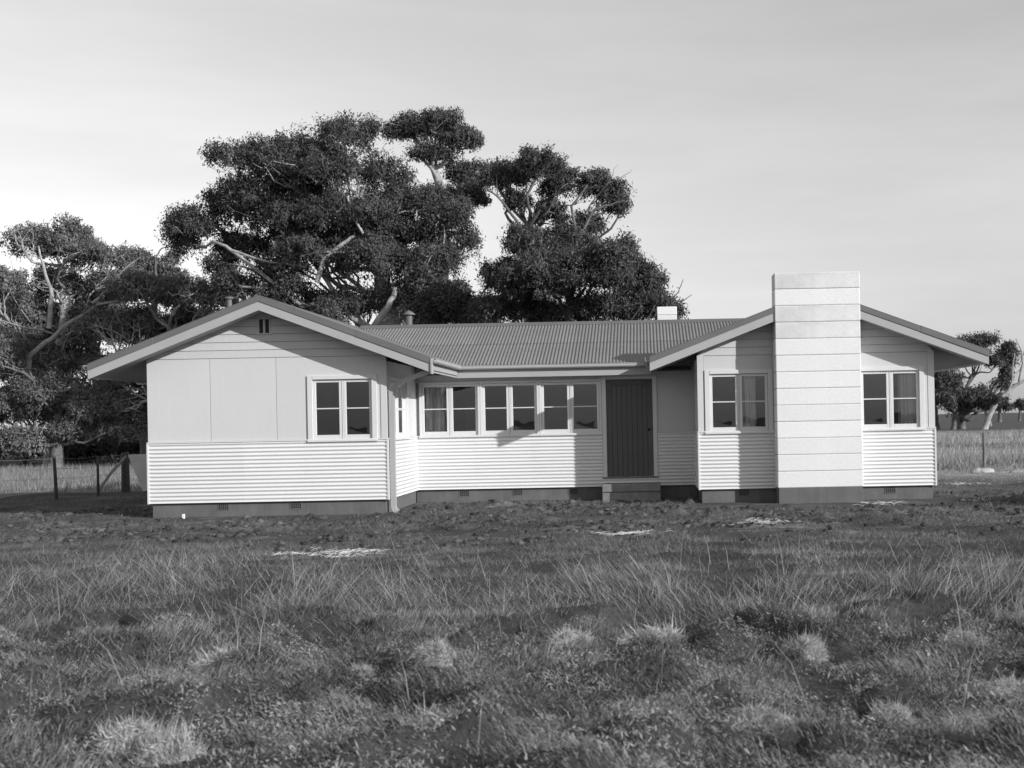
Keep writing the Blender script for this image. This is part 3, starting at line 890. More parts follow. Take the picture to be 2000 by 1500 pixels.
def tree(name, Y, trunk_px, lobes, label, group, n_leaf, leaf, mat, bark, seed, r0=.35, depth=1.0, droop=1.0,
         sub_r=.42, limb_front=0.0, limb_r=.11, twigs=4, base_z=None, extra_limbs=(), cat='tree', sat=4, shell=.5, aspect=.42):
    rng = np.random.default_rng(seed)
    tp = []
    for (px, py) in trunk_px:
        x, z_ = wpos(px, py, Y); tp.append([x, Y, z_])
    tp = np.array(tp)
    tp[0, 2] = float(hground(tp[0, 0], Y)) - .15 if base_z is None else base_z
    root = empty(name, (tp[0, 0], Y, tp[0, 2]+.15), label, cat, group)
    # trunk
    m = 14
    s = np.linspace(0, len(tp)-1, m); i0 = np.minimum(s.astype(int), len(tp)-2); fr_ = s-i0
    path = tp[i0]*(1-fr_)[:, None]+tp[i0+1]*fr_[:, None]
    path[1:, :2] += rng.normal(size=(m-1, 2))*.08*np.linspace(.3, 1, m-1)[:, None]
    rad = r0*(1-.62*np.linspace(0, 1, m)); rad[0] *= 1.25; rad[1] *= 1.08
    T = Tubes(); T.add(path, rad, 10); T.obj('trunk', bark, root)
    # lobes
    C = []; R = []
    for (px, py, rx, ry) in lobes:
        x, z_ = wpos(px, py, Y); sx = rx*Y/2300; sz = ry*Y/2300
        sy = (sx+sz)/2*depth
        C.append([x, Y+rng.uniform(-1, 1)*sy*.9, z_]); R.append([sx*.92, sy, sz*.92])
    C = np.array(C); R = np.array(R)
    # smaller side lobes give the crown its broken outline
    C2 = []; R2 = []
    for c, r_ in zip(C, R):
        for _ in range(sat):
            d_ = rng.normal(size=3); d_[2] = abs(d_[2])*1.0-.25; d_ /= np.linalg.norm(d_)
            C2.append(c+d_*r_*rng.uniform(.75, 1.02)); R2.append(r_*rng.uniform(.22, .45)*np.array([1.15, 1.1, .9]))
    nmain = len(C)
    if sat:
        C = np.concatenate([C, np.array(C2)]); R = np.concatenate([R*.84, np.array(R2)])
    area = R[:, 0]*R[:, 2]; cnt = np.maximum(60, (n_leaf*area/area.sum())).astype(int)
    Lb = Tubes()
    for c, r in zip(C[:nmain], R[:nmain]):
        dz = c[2]-path[:, 2]; dd = np.abs(path[:, 0]-c[0])
        k = int(np.argmin(np.abs(dz-dd*.7-.5))); k = max(3, min(m-1, k))
        end = c.copy(); end[2] -= r[2]*.1; end[1] -= limb_front*r[1]
        p = wiggle_path(path[k], end, rng, 10, .11, -.04)
        rr_ = min(limb_r, rad[k]*.7)
        Lb.add(p, rr_*(1-.75*np.linspace(0, 1, 10)), 6)
        for _ in range(twigs):
            j = rng.integers(4, 10)
            d = rng.normal(size=3); d[2] = abs(d[2])*.7; d /= np.linalg.norm(d)
            e = c + d*r*rng.uniform(.5, .98)
            e[1] -= limb_front*r[1]*.6
            q = wiggle_path(p[j], e, rng, 7, .14)
            Lb.add(q, rr_*.42*(1-.8*np.linspace(0, 1, 7)), 5)
            for _2 in range(2):
                d2 = rng.normal(size=3)*.35*r; j2 = rng.integers(3, 6)
                Lb.add(wiggle_path(q[j2], q[j2]+d2+(e-p[j])*.3, rng, 5, .12), rr_*.18*(1-.8*np.linspace(0, 1, 5)), 4)
    for (pts, ra, rb, yo) in extra_limbs:
        w_ = np.array([[wpos(px, py, Y)[0], Y+yo, wpos(px, py, Y)[1]] for (px, py) in pts])
        s = np.linspace(0, len(w_)-1, len(w_)*4-3); i0 = np.minimum(s.astype(int), len(w_)-2); f_ = (s-i0)[:, None]
        pp = w_[i0]*(1-f_)+w_[i0+1]*f_ + rng.normal(size=(len(s), 3))*ra*.15
        Lb.add(pp, np.linspace(ra, rb, len(s)), 7)
    Lb.obj('limbs', bark, root)
    v, q, tn = leaf_cards(C, R, cnt, leaf, droop, rng, sub_r, shell, aspect)
    big_mesh('crown', v, None, q, mat, col=tn, parent=root)
    return root

G1 = 'gum trees behind the house'
tree('gum_tree', 48, [(770, 840), (765, 700), (755, 600), (740, 520), (700, 450)],
     [(375, 440, 58, 45), (350, 470, 36, 36), (450, 400, 72, 60), (520, 330, 72, 62), (590, 292, 55, 42), (680, 272, 68, 48), (640, 345, 95, 55),
      (740, 330, 62, 48), (560, 420, 95, 58), (680, 430, 105, 60), (790, 400, 75, 58), (880, 430, 52, 46), (470, 480, 75, 38), (620, 510, 100, 48),
      (745, 520, 95, 55), (850, 515, 70, 45), (560, 570, 75, 45), (690, 590, 85, 40), (420, 512, 42, 22), (908, 470, 26, 36), (800, 590, 75, 40), (640, 620, 70, 40), (480, 560, 50, 30), (600, 460, 90, 45), (720, 470, 90, 45), (800, 460, 70, 45), (520, 390, 70, 50), (830, 560, 70, 40), (730, 400, 80, 50), (600, 350, 70, 45)],
     'broad dark gum tree with the widest domed crown, behind the left gable', G1, 235000, .125, M['leaf'], M['bark'], 11, r0=.55, sub_r=.44, limb_front=.25, limb_r=.14,
     extra_limbs=[([(640, 560), (655, 515), (690, 485), (712, 472)], .11, .06, -1.6), ([(560, 535), (600, 508), (660, 502), (720, 508)], .08, .04, -1.6), ([(480, 500), (540, 520), (600, 528)], .05, .03, -1.6),
                  ([(745, 650), (775, 605), (790, 570)], .16, .10, -1.6), ([(700, 400), (712, 440), (730, 470)], .07, .05, -1.8)])
tree('gum_tree', 53, [(850, 840), (855, 620), (868, 480), (872, 400), (850, 330)],
     [(835, 248, 82, 28), (782, 245, 38, 26), (905, 275, 40, 32), (860, 300, 40, 16), (905, 335, 48, 32), (955, 340, 42, 28), (870, 385, 42, 28), (925, 385, 36, 26), (820, 300, 20, 12)],
     'tall sparse flat-topped gum tree rising highest above the roof', G1, 48000, .125, M['leaf'], M['bark'], 12, r0=.42, sub_r=.40, limb_front=.3, limb_r=.13, twigs=6)
tree('gum_tree', 50, [(1085, 840), (1080, 640), (1070, 560), (1050, 500), (1030, 440)],
     [(1000, 335, 46, 36), (1060, 325, 55, 34), (1092, 362, 44, 32), (1012, 392, 34, 24), (1070, 415, 36, 36), (1155, 362, 40, 32), (1192, 385, 36, 36), (1212, 410, 20, 22),
      (1080, 465, 38, 30), (1150, 440, 34, 24), (975, 350, 24, 22)],
     'open thin-limbed gum tree with tufts of leaves, right of the tallest tree', G1, 40000, .125, M['leaf'], M['bark_dark'], 13, r0=.36, sub_r=.36, limb_front=.3, limb_r=.11, twigs=6,
     extra_limbs=[([(1060, 560), (1040, 500), (1015, 440), (985, 400), (955, 375)], .10, .03, -1), ([(1110, 560), (1130, 480), (1120, 410), (1150, 370)], .10, .03, -1), ([(1130, 480), (1160, 420), (1185, 410), (1220, 400)], .07, .02, -1)])
tree('gum_tree', 43, [(1130, 850), (1125, 720), (1120, 640), (1110, 560)],
     [(1030, 482, 46, 34), (985, 540, 55, 48), (1060, 550, 85, 68), (1150, 540, 85, 68), (1130, 475, 55, 36), (1215, 520, 55, 48), (1250, 570, 55, 45), (1180, 600, 100, 45),
      (1000, 600, 65, 38), (1292, 600, 34, 28), (1318, 606, 18, 12), (960, 605, 34, 28), (1085, 615, 70, 36), (1262, 540, 34, 24)],
     'dense dark dome-shaped tree behind the middle of the roof', G1, 125000, .12, M['leaf'], M['bark_dark'], 14, r0=.4, sub_r=.40, limb_r=.1,
     extra_limbs=[([(1255, 560), (1262, 520), (1258, 490)], .03, .01, 0), ([(1300, 600), (1325, 570), (1335, 545)], .03, .01, 0), ([(1300, 600), (1330, 590), (1352, 575)], .03, .01, 0)])
tree('gum_tree', 46, [(890, 850), (890, 720), (885, 640)],
     [(870, 600, 55, 40), (925, 605, 40, 34), (830, 630, 50, 30), (890, 570, 26, 24), (940, 635, 40, 25)],
     'low rounded tree filling the gap between the two large crowns', G1, 46000, .12, M['leaf'], M['bark_dark'], 15, r0=.22, sub_r=.40, limb_r=.08)
G2 = 'pale-limbed trees left of the house'
tree('gum_tree', 58, [(104, 900), (108, 800), (112, 700), (130, 600), (120, 520)],
     [(60, 470, 60, 50), (130, 470, 52, 42), (190, 505, 52, 42), (110, 560, 66, 55), (215, 560, 66, 50), (150, 640, 66, 50), (30, 570, 60, 60), (60, 680, 70, 60), (240, 500, 40, 25), (40, 630, 60, 50), (180, 600, 60, 40), (100, 700, 70, 50)],
     'tall grey tree with bare forked limbs at the left of the picture', G2, 90000, .15, M['leaf_grey'], M['bark'], 16, r0=.42, sub_r=.44, limb_front=1.1, limb_r=.09, twigs=9,
     extra_limbs=[([(108, 740), (112, 700), (150, 670), (185, 640), (240, 605), (330, 590)], .15, .05, -2.6), ([(160, 650), (165, 590), (150, 540), (140, 500)], .12, .04, -3.2), ([(240, 605), (280, 570), (300, 540), (330, 520)], .08, .03, -3.2), ([(330, 590), (390, 570), (430, 555)], .06, .02, -3.2)])
tree('gum_tree', 56, [(385, 900), (380, 800), (360, 700), (330, 640)],
     [(300, 570, 72, 36), (375, 580, 62, 36), (430, 565, 50, 40), (250, 640, 80, 42), (340, 640, 75, 45), (420, 630, 55, 40), (300, 720, 70, 50), (230, 730, 70, 55), (380, 720, 60, 50), (260, 800, 70, 42)],
     'bushy grey tree with pale twisting branches just left of the left gable', G2, 95000, .15, M['leaf_grey'], M['bark'], 17, r0=.38, sub_r=.44, limb_front=1.1, limb_r=.10, twigs=9)
tree('gum_tree', 64, [(270, 900), (290, 700), (300, 600), (310, 540)],
     [(268, 508, 34, 18), (300, 520, 26, 14), (332, 505, 20, 16), (290, 545, 55, 20), (345, 540, 34, 22), (240, 540, 30, 16)],
     'small ragged treetop with twisted twigs between the left trees', G2, 16000, .15, M['leaf_grey'], M['bark_dark'], 18, r0=.25, sub_r=.3, limb_front=.6, limb_r=.09, twigs=5,
     extra_limbs=[([(320, 545), (318, 510), (330, 490), (355, 485)], .06, .02, -1)])
tree('gum_tree', 55, [(108, 905), (112, 840), (120, 780), (140, 730)],
     [(110, 770, 60, 55), (40, 790, 60, 60), (190, 790, 60, 45), (150, 840, 60, 32), (230, 840, 48, 28), (60, 860, 50, 30), (20, 700, 50, 50)],
     'low leafy tree with mottled trunk standing beyond the wire fence', G2, 70000, .15, M['leaf_grey'], M['bark_dark'], 19, r0=.30, sub_r=.44, limb_front=1.0, limb_r=.12, twigs=5)
tree('gum_tree', 60, [(283, 905), (286, 860), (292, 800), (300, 740)],
     [(330, 820, 60, 45), (300, 780, 45, 40), (400, 800, 60, 60), (450, 720, 60, 60), (500, 640, 60, 60)],
     'tree with a pale mottled trunk beside the left wall of the house', G2, 40000, .15, M['leaf_grey'], M['bark'], 20, r0=.34, sub_r=.36, limb_front=.4, limb_r=.12, twigs=3)
tree('gum_tree', 67, [(200, 895), (205, 820), (200, 740), (190, 680)],
     [(20, 600, 80, 60), (110, 640, 80, 60), (200, 640, 80, 60), (300, 640, 80, 50), (390, 650, 70, 50), (60, 720, 90, 60), (160, 730, 90, 60), (270, 740, 90, 60), (370, 750, 80, 60), (60, 800, 90, 50), (170, 810, 90, 45), (280, 820, 80, 40), (-40, 700, 80, 80), (-30, 800, 80, 60)],
     'dark mass of foliage furthest back among the left trees', G2, 70000, .19, M['leaf'], M['bark_dark'], 21, r0=.4, sub_r=.5, limb_r=.1, twigs=3, sat=3)
# undergrowth beyond the left fence
def shrub(Y, lobes, label, seed, n=4000):
    rng = np.random.default_rng(seed)
    x, _ = wpos(lobes[0][0], 900, Y)
    root = empty('shrub', (x, Y, 0), label, 'shrub', 'shrubs beyond the left fence')
    C = []; R = []; T = Tubes()
    for (px, py, rx, ry) in lobes:
        xx, z_ = wpos(px, py, Y); C.append([xx, Y+rng.uniform(-1, 1), z_]); R.append([rx*Y/2300, 1.2, ry*Y/2300])
        for _ in range(4):
            T = Tubes(); T.add(wiggle_path([xx+rng.uniform(-.4, .4), C[-1][1], -.1], np.array(C[-1])+rng.normal(size=3)*.4, rng, 6, .1), np.linspace(.05, .012, 6), 5); T.obj('stem', M['bark_dark'], root)
    C = np.array(C); R = np.array(R)
    v, q, tn = leaf_cards(C, R, np.full(len(C), 3*n//len(C)), .2, .5, rng, .4)
    big_mesh('foliage', v, None, q, M['leaf'], col=tn, parent=root)
shrub(62, [(40, 870, 50, 26), (100, 872, 45, 22), (-30, 870, 50, 28)], 'dark undergrowth at the far left beyond the fence', 31)
shrub(63, [(170, 872, 50, 26), (225, 868, 45, 26), (140, 880, 40, 20)], 'dark undergrowth behind the strainer post', 32)
shrub(64, [(290, 872, 55, 28), (350, 870, 55, 30), (410, 865, 60, 30)], 'dark undergrowth running behind the left corner of the house', 33, 5000)

G3 = 'trees across the right paddock'
tree('gum_tree', 128, [(1878, 838), (1878, 800), (1884, 770), (1895, 740)],
     [(1900, 668, 34, 13), (1930, 662, 24, 14), (1965, 690, 22, 20), (1940, 705, 22, 12), (1975, 705, 10, 10), (1960, 722, 12, 10), (1878, 690, 30, 16), (1850, 700, 30, 20), (1915, 690, 20, 10), (1955, 750, 18, 12), (1965, 735, 12, 8)],
     'large spreading paddock tree with pale trunk beyond the right eave', G3, 17000, .30, M['leaf_far'], M['bark_dark'], 41, r0=.42, sub_r=.75, limb_r=.28, twigs=3, limb_front=.3)
tree('gum_tree', 124, [(1862, 838), (1866, 800), (1868, 780)],
     [(1850, 745, 30, 24), (1840, 780, 28, 24), (1880, 770, 30, 18), (1905, 782, 26, 15), (1870, 795, 30, 12), (1830, 760, 26, 30), (1920, 768, 18, 12)],
     'low bushy paddock tree right against the wall of the house', G3, 18000, .30, M['leaf_far'], M['bark_dark'], 42, r0=.3, sub_r=.75, limb_r=.2, twigs=2)
tree('gum_tree', 126, [(1829, 840), (1826, 800), (1815, 760)],
     [(1820, 740, 34, 40), (1800, 760, 30, 40), (1835, 775, 20, 20)],
     'tree with a thick dark trunk half hidden by the right wall', G3, 13000, .30, M['leaf_far'], M['bark_dark'], 43, r0=.4, sub_r=.75, limb_r=.2, twigs=2)
tree('leaning_tree', 122, [(1921, 834), (1935, 805), (1950, 780), (1970, 765), (1990, 748), (2012, 738)],
     [(1932, 790, 16, 8), (1945, 780, 12, 7)],
     'leaning pale tree with a long bare trunk curving up to the right', G3, 3000, .28, M['leaf_far'], M['bark'], 44, r0=.32, sub_r=.5, limb_r=.2, twigs=2,
     extra_limbs=[([(1968, 766), (1977, 745), (1978, 715), (1982, 690)], .14, .05, 0), ([(1990, 750), (1998, 710), (1994, 685), (1985, 660)], .16, .04, 0), ([(1996, 700), (2008, 670), (2005, 650)], .1, .03, 0),
                  ([(1978, 735), (1990, 724), (2000, 716)], .1, .04, 0), ([(1950, 778), (1960, 772), (1972, 775)], .16, .05, 0), ([(1937, 832), (1930, 812), (1925, 798)], .2, .14, .5)])
tree('gum_tree', 210, [(1952, 812), (1953, 800), (1955, 790)],
     [(1955, 782, 14, 8), (1966, 793, 9, 6), (1945, 795, 8, 5), (1958, 775, 8, 6)], 'small far tree under the leaning trunk', G3, 3000, .5, M['leaf_far'], M['bark_dark'], 45, r0=.4, sub_r=.75, limb_r=.15, twigs=2)
tree('gum_tree', 230, [(1991, 812), (1992, 800), (1993, 790)],
     [(1993, 786, 12, 5), (1985, 791, 6, 4), (2000, 795, 8, 6)], 'tiny far tree on the horizon at the right edge', G3, 2500, .5, M['leaf_far'], M['bark_dark'], 46, r0=.3, sub_r=.5, limb_r=.12, twigs=2)

# ------------------------------------------------------------------ fences
def fence_wires(root, pts, heights):
    for h in heights:
        T = Tubes(); p = []
        for (a, b_) in zip(pts[:-1], pts[1:]):
            for t_ in np.linspace(0, 1, 5)[:-1]:
                x = a[0]+(b_[0]-a[0])*t_; y = a[1]+(b_[1]-a[1])*t_
                p.append((x, y, h-.03*sin(pi*t_)+.02))
        p.append((pts[-1][0], pts[-1][1], h+.02))
        T.add(p, [.0045]*len(p), 4); T.obj('wire', M['wire'], root)
def post(root, x, y, h, r, mat, name='post', lean=(0, 0)):
    T = Tubes(); z0 = float(hground(x, y))-.2
    T.add([(x, y, z0), (x+lean[0]*.5, y, z0+.2+h*.5), (x+lean[0], y+lean[1], z0+.2+h-.01), (x+lean[0], y+lean[1], z0+.2+h)], [r*1.1, r, r*.95, .01], 9)
    return T.obj(name, mat, root)
fl = empty('wire_fence', (-14.8, 31, 0), 'old wire fence with dark posts and a diagonal brace left of the house', 'fence')
LP = [(-22.0, 28.0), (-18.4, 28.7), (-14.85, 29.6), (-14.5, 31.0), (-14.6, 33.3), (-8, 34.4)]
post(fl, -18.4, 28.7, 1.05, .036, M['post_dark']); post(fl, -14.85, 29.6, 1.12, .04, M['post_dark'], lean=(-.05, 0)); post(fl, -14.55, 31.2, 1.05, .034, M['post_dark'])
post(fl, -14.75, 33.3, 1.12, .11, M['post_dark'], 'strainer_post')
T = Tubes(); T.add([(-14.7, 33.2, .95), (-14.65, 32.2, .55), (-14.58, 31.3, .12)], [.04, .04, .04], 7); T.obj('brace', M['post'], fl)
post(fl, -10.6, 34.0, 1.05, .045, M['post'])
fence_wires(fl, [(-18.4, 28.7), (-14.85, 29.6), (-14.55, 31.2), (-14.75, 33.3), (-10.6, 34.0), (-8.2, 34.4)], (.25, .5, .75, 1.0))
frr = empty('wire_fence', (10.3, 35.5, 0), 'slender-posted wire fence in the right paddock grass', 'fence')
for (x, y) in ((7.0, 35.8), (10.28, 35.9), (13.6, 36.0), (17, 36.1)): post(frr, x, y, 1.12, .045, M['post'])
fence_wires(frr, [(5.9, 35.8), (10.28, 35.9), (17, 36.1)], (.3, .6, .85, 1.05))

# leaning board behind the left corner
x0, z0_ = wpos(250, 880, 31.2); x1, z1_ = wpos(283, 880, 31.2)
lb = MB()
lb.v += [(-13.74, 31.2, 1.02), (-13.28, 31.3, 1.02), (-12.75, 30.9, .10), (-13.20, 30.8, .10), (-13.74, 31.23, 1.05), (-13.28, 31.33, 1.05), (-12.75, 30.93, .13), (-13.20, 30.83, .13)]
lb.f += [(0, 1, 2, 3), (7, 6, 5, 4), (0, 4, 5, 1), (1, 5, 6, 2), (2, 6, 7, 3), (3, 7, 4, 0)]
lbo = lb.obj('leaning_board', M['board'], None, label='pale flat board tilted on its props behind the left corner', cat='board')
T = Tubes(); T.add([(-13.5, 31.28, 1.0), (-13.2, 31.32, .5), (-12.8, 31.3, -.02)], [.03, .03, .03], 6); T.obj('prop', M['post_dark'], lbo)
T = Tubes(); T.add([(-13.55, 31.12, .75), (-13.35, 31.0, .4), (-13.1, 30.9, -.02)], [.025, .025, .025], 6); T.obj('prop', M['post_dark'], lbo)

# white sacks on the ground at the right
def sack(x, y, sx, sy, sz, label, seed):
    rng = np.random.default_rng(seed); n, m = 28, 12; v = []; f = []
    for i in range(m+1):
        th = i/m*pi/2
        for j in range(n):
            a = 2*pi*j/n
            r = cos(th)**.7*(1+.16*sin(2*a+seed)+.09*sin(5*a+2)+.05*sin(9*a+th*6))
            zz = sin(th)*(1+.35*sin(3*a+seed)*cos(th)+.2*sin(7*a+5*th)*cos(th)+.1*sin(11*a))
            v.append((x+sx*r*cos(a), y+sy*r*sin(a), float(hground(x, y))-.02+sz*zz))
    for i in range(m):
        for j in range(n): f.append((i*n+j, i*n+(j+1) % n, (i+1)*n+(j+1) % n, (i+1)*n+j))
    mesh_obj('crumpled_sack', v, f, M['sack'], None, label=label, cat='sack', group='sacks lying right of the house', smooth=True)
sack(9.75, 34.4, .32, .25, .14, 'crumpled whitish sack lying in front of the right fence post', 2)
sack(10.9, 34.0, .5, .3, .08, 'flat whitish sheet lying at the right edge of the picture', 5)

# ------------------------------------------------------------------ grass
def blades(name, pts, H, W, lean, tone, label, rng, seg=2, wind=(.25, 0), cat='grass', jitter=1.0, kind='stuff', straight=False):
    N = len(pts)
    x, y = pts[:, 0], pts[:, 1]; z = hground(x, y)-.01
    base = np.stack([x, y, z], 1)
    a = rng.random(N)*2*pi
    ld = np.stack([np.cos(a), np.sin(a), np.zeros(N)], 1)*jitter
    ld[:, :2] += np.asarray(wind)
    ld /= np.linalg.norm(ld, axis=1)[:, None]+1e-6
    wd = rng.random(N)*2*pi; w = np.stack([np.cos(wd), np.sin(wd)*.5, np.zeros(N)], 1)*W[:, None]/2
    up = np.array([0, 0, 1.0])
    l0, l1 = (.92, 1.04) if straight else (.6, 1.25)
    mid = base+(up*np.cos(lean*l0)[:, None]+ld*np.sin(lean*l0)[:, None])*(H*.55)[:, None]
    tip = mid+(up*np.cos(lean*l1)[:, None]+ld*np.sin(lean*l1)[:, None])*(H*.45)[:, None]
    if seg == 1:
        v = np.stack([base-w, base+w, tip], 1).reshape(-1, 3)
        t = np.arange(N*3).reshape(-1, 3); q = None; k = 3
    else:
        v = np.stack([base-w, base+w, mid+w*.8, mid-w*.8, tip], 1).reshape(-1, 3)
        b0 = np.arange(N)*5
        q = np.stack([b0, b0+1, b0+2, b0+3], 1); t = np.stack([b0+3, b0+2, b0+4], 1); k = 5
    return big_mesh(name, v, q, t, M['grass'], col=np.repeat(tone, k), label=label, cat=cat, kind=kind)

def scatter(n, y0, y1, rng, pad=.18, dens=None, power=1.0):
    """spread over the strip of field between two distances, as wide as the view there and a step to each side"""
    out = []
    got = 0
    while got < n:
        y = y0+(y1-y0)*rng.random(n*2)
        l = -1262*y/2300-pad*y-.4; r = 738*y/2300+pad*y+.4
        keep = rng.random(n*2) < (r-l)/((738+1262)*y1/2300+2*pad*y1+.8)
        y = y[keep]; l = l[keep]; r = r[keep]
        x = l+(r-l)*rng.random(len(y))
        ok = house_mask(x, y) < .9
        inside = (x > -9.6) & (x < 5.8) & (y > 22.75) & ~((x > -4.95) & (x < 1.0) & (y < 25.7)) & ~((x > 1.0) & (y < 23.9))
        ok &= ~inside
        if dens is not None: ok &= rng.random(len(x)) < dens(x, y)
        out.append(np.stack([x[ok], y[ok]], 1)); got += ok.sum()
    return np.concatenate(out)[:n]

# 1 short turf and dug ground in front of the house
r = np.random.default_rng(101)
p = scatter(270000, 15.0, 31, r, dens=lambda x, y: .12+.88*sstep(.38, .58, fbm(x*1.3, y*1.9, 4)))
n1 = fbm(p[:, 0]*1.1+5, p[:, 1]*1.9, 4)
shade_band = np.exp(-(((p[:, 0]-9)/3.2)**4)-(((p[:, 1]-22.9)/1.6)**4))  # same painted shade band, carried into the turf tone
H = (.02+.075*r.random(len(p))**2)*(.3+1.5*n1)
tone = np.clip((.10+.13*r.random(len(p))**2+.26*(n1-.5))*(1-.72*shade_band), .02, .45)
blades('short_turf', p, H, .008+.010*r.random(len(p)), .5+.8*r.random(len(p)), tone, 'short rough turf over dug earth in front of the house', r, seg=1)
# 2 long dry grass: tufts and crossing straws in patches
r = np.random.default_rng(102)
PATCH = []
for (px, py, rx, rd, lx) in ((150, 1170, 80, .9, .1), (330, 1130, 130, 1.2, -.7), (540, 1195, 110, .8, -.5), (620, 1150, 90, .9, .4), (790, 1165, 130, 1.0, -.6), (1000, 1180, 110, .9, -.4),
                             (1190, 1140, 95, 1.0, -1.0), (1310, 1165, 100, 1.0, -.7), (1560, 1155, 90, .8, .3), (1790, 1150, 90, .9, .4), (1900, 1180, 110, .9, .9), (1960, 1140, 60, .9, .5), (1420, 1190, 60, .6, -.2),
                             (40, 1150, 80, 1.0, .3), (-80, 1170, 100, 1.2, -.3), (2090, 1160, 90, 1.1, .4)):
    dd_ = 1.72*2300/(py-818.7+(px-1262)*.0195); PATCH.append((wpos(px, py, dd_)[0], dd_, rx*dd_/2300, rd*1.2, lx))
def in_patch(x, y):
    m_ = np.zeros_like(x); wx = np.zeros_like(x)-.15
    for (cx, cy, sx, sy, lx) in PATCH:
        g_ = np.exp(-((x-cx)/sx)**2-((y-cy)/sy)**2); wx = np.where(g_ > m_, lx, wx); m_ = np.maximum(m_, g_)
    return m_, wx
p = scatter(30000, 8.8, 16.5, r, dens=lambda x, y: .06+.94*in_patch(x, y)[0]**1.3)
pm_, wx = in_patch(p[:, 0], p[:, 1])
H = (.05+.20*r.random(len(p))**1.8)*(.4+.8*pm_)+.02
tone = np.clip(.06+.30*r.random(len(p))**2, .03, .5)
blades('long_grass', p, H, .003+.003*r.random(len(p)), .55+.85*r.random(len(p)), tone, 'long dry grass growing in loose tufts across the middle of the field', r, wind=np.stack([wx, r.normal(size=len(p))*.2], 1), jitter=.9)
p = scatter(6500, 8.6, 16.5, r, dens=lambda x, y: .05+.95*in_patch(x, y)[0])
pm_, wx = in_patch(p[:, 0], p[:, 1])
H = (.16+.40*r.random(len(p))**1.3)*(.6+.5*pm_)
blades('straw_stalks', p, H, .003+.002*r.random(len(p)), .60+.75*r.random(len(p)), .28+.30*r.random(len(p))**1.5, 'pale bent straws crossing each other over the dark grass', r, wind=np.stack([wx*1.1, r.normal(size=len(p))*.2], 1), jitter=1.0, straight=True)
# matted under-layer
p = scatter(185000, 8.2, 17.5, r, dens=lambda x, y: .2+.8*sstep(.35, .6, fbm(x*1.4+2, y*1.7+7, 4)))
n1 = fbm(p[:, 0]*1.4+2, p[:, 1]*1.7+7, 4)
ang = 2*pi*1.3*fbm(p[:, 0]*.9+50, p[:, 1]*.9+20, 2)+1.2
H = .015+.085*r.random(len(p))**1.5*(.3+1.4*n1)
tone = np.clip(.095+.20*r.random(len(p))**2.4+.42*(n1-.5), .02, .45)
blades('grass_mat', p, H, .005+.005*r.random(len(p)), .4+1.0*r.random(len(p)), tone, 'matted low grass under the long dry stalks', r, seg=1, wind=np.stack([np.cos(ang)*.6, np.sin(ang)*.4], 1), jitter=.7)
# 3 foreground: small broad leaves and grass
r = np.random.default_rng(103)
p = scatter(150000, 4.6, 9.8, r, dens=lambda x, y: .15+.85*sstep(.38, .58, fbm(x*2.1+4, y*2.1, 4)))
N = len(p); hz = hground(p[:, 0], p[:, 1])
n1 = fbm(p[:, 0]*2.6+4, p[:, 1]*2.6, 4)
c = np.stack([p[:, 0], p[:, 1], hz+.004+.075*r.random(N)*(.1+1.5*n1)], 1)
a = r.random(N)*2*pi; s = .006+.014*r.random(N)**1.5
tl = r.normal(size=(N, 2))*.6
e1 = np.stack([np.cos(a), np.sin(a), tl[:, 0]], 1)*s[:, None]; e2 = np.stack([-np.sin(a), np.cos(a), tl[:, 1]], 1)*(s*.33)[:, None]
v = np.stack([c-e1, c-e2*.9, c+e1, c+e2*.9], 1).reshape(-1, 3)
tone = np.clip(.17+.10*r.random(N)+.55*(n1-.5), .02, .5)
big_mesh('clover_cover', v, np.arange(N*4).reshape(-1, 4), None, M['grass'], col=np.repeat(tone, 4), label='low leafy ground cover in the nearest part of the field', cat='ground cover', kind='stuff')
p = scatter(150000, 4.6, 10.8, r, dens=lambda x, y: .15+.85*sstep(.42, .62, fbm(x*1.6+14, y*1.6, 4)))
n1 = fbm(p[:, 0]*1.6+14, p[:, 1]*1.6, 4)
ang = 2*pi*1.5*fbm(p[:, 0]*1.2+5, p[:, 1]*1.2+2, 2)
H = .02+.12*r.random(len(p))**1.6*(.2+1.4*n1)
tone = np.clip(.13+.26*r.random(len(p))**1.8+.45*(n1-.5), .03, .55)
blades('near_grass', p, H, .0035+.0035*r.random(len(p)), .6+.9*r.random(len(p)), tone, 'short grass threading through the leafy foreground', r, wind=np.stack([np.cos(ang)*.8-.2, np.sin(ang)*.5], 1), jitter=.6)
# stray tall stalks
p = scatter(170, 5.0, 14.5, r)
H = .25+.40*r.random(len(p))
blades('tall_stalks', p, H, .005+.004*r.random(len(p)), .15+.7*r.random(len(p)), .22+.18*r.random(len(p)), 'scattered tall dry stalks standing in the foreground', r, wind=(-.3, 0))
# 4 paddocks
r = np.random.default_rng(104)
n = 60000
y = 29+75*r.random(n)**1.6; x = 5.0+(y*.50-3)*r.random(n)
k = (x > 6.2) | (y > 31.0); p = np.stack([x[k], y[k]], 1)
n1 = fbm(p[:, 0]*.22+3, p[:, 1]*.16, 3)
tall = sstep(34, 37.5, p[:, 1]+1.2*(n1-.5))
H = (.05+.42*r.random(len(p))*tall)*(.5+.9*n1); tone = np.clip(.15+.28*r.random(len(p))+.35*(n1-.5)*tall-.03, .05, .55)
blades('paddock_grass', p, H, (.012+.012*r.random(len(p)))*(1+p[:, 1]/60), .1+.6*r.random(len(p)), tone, 'tall bleached grass in the paddock right of the house', r, seg=1)
n = 30000
y = 33.8+22*r.random(n); x = -10-(y*.62-6)*r.random(n)
p = np.stack([x, y], 1)
H = .08+.3*r.random(n); tone = np.clip(.15+.2*r.random(n), .05, .45)
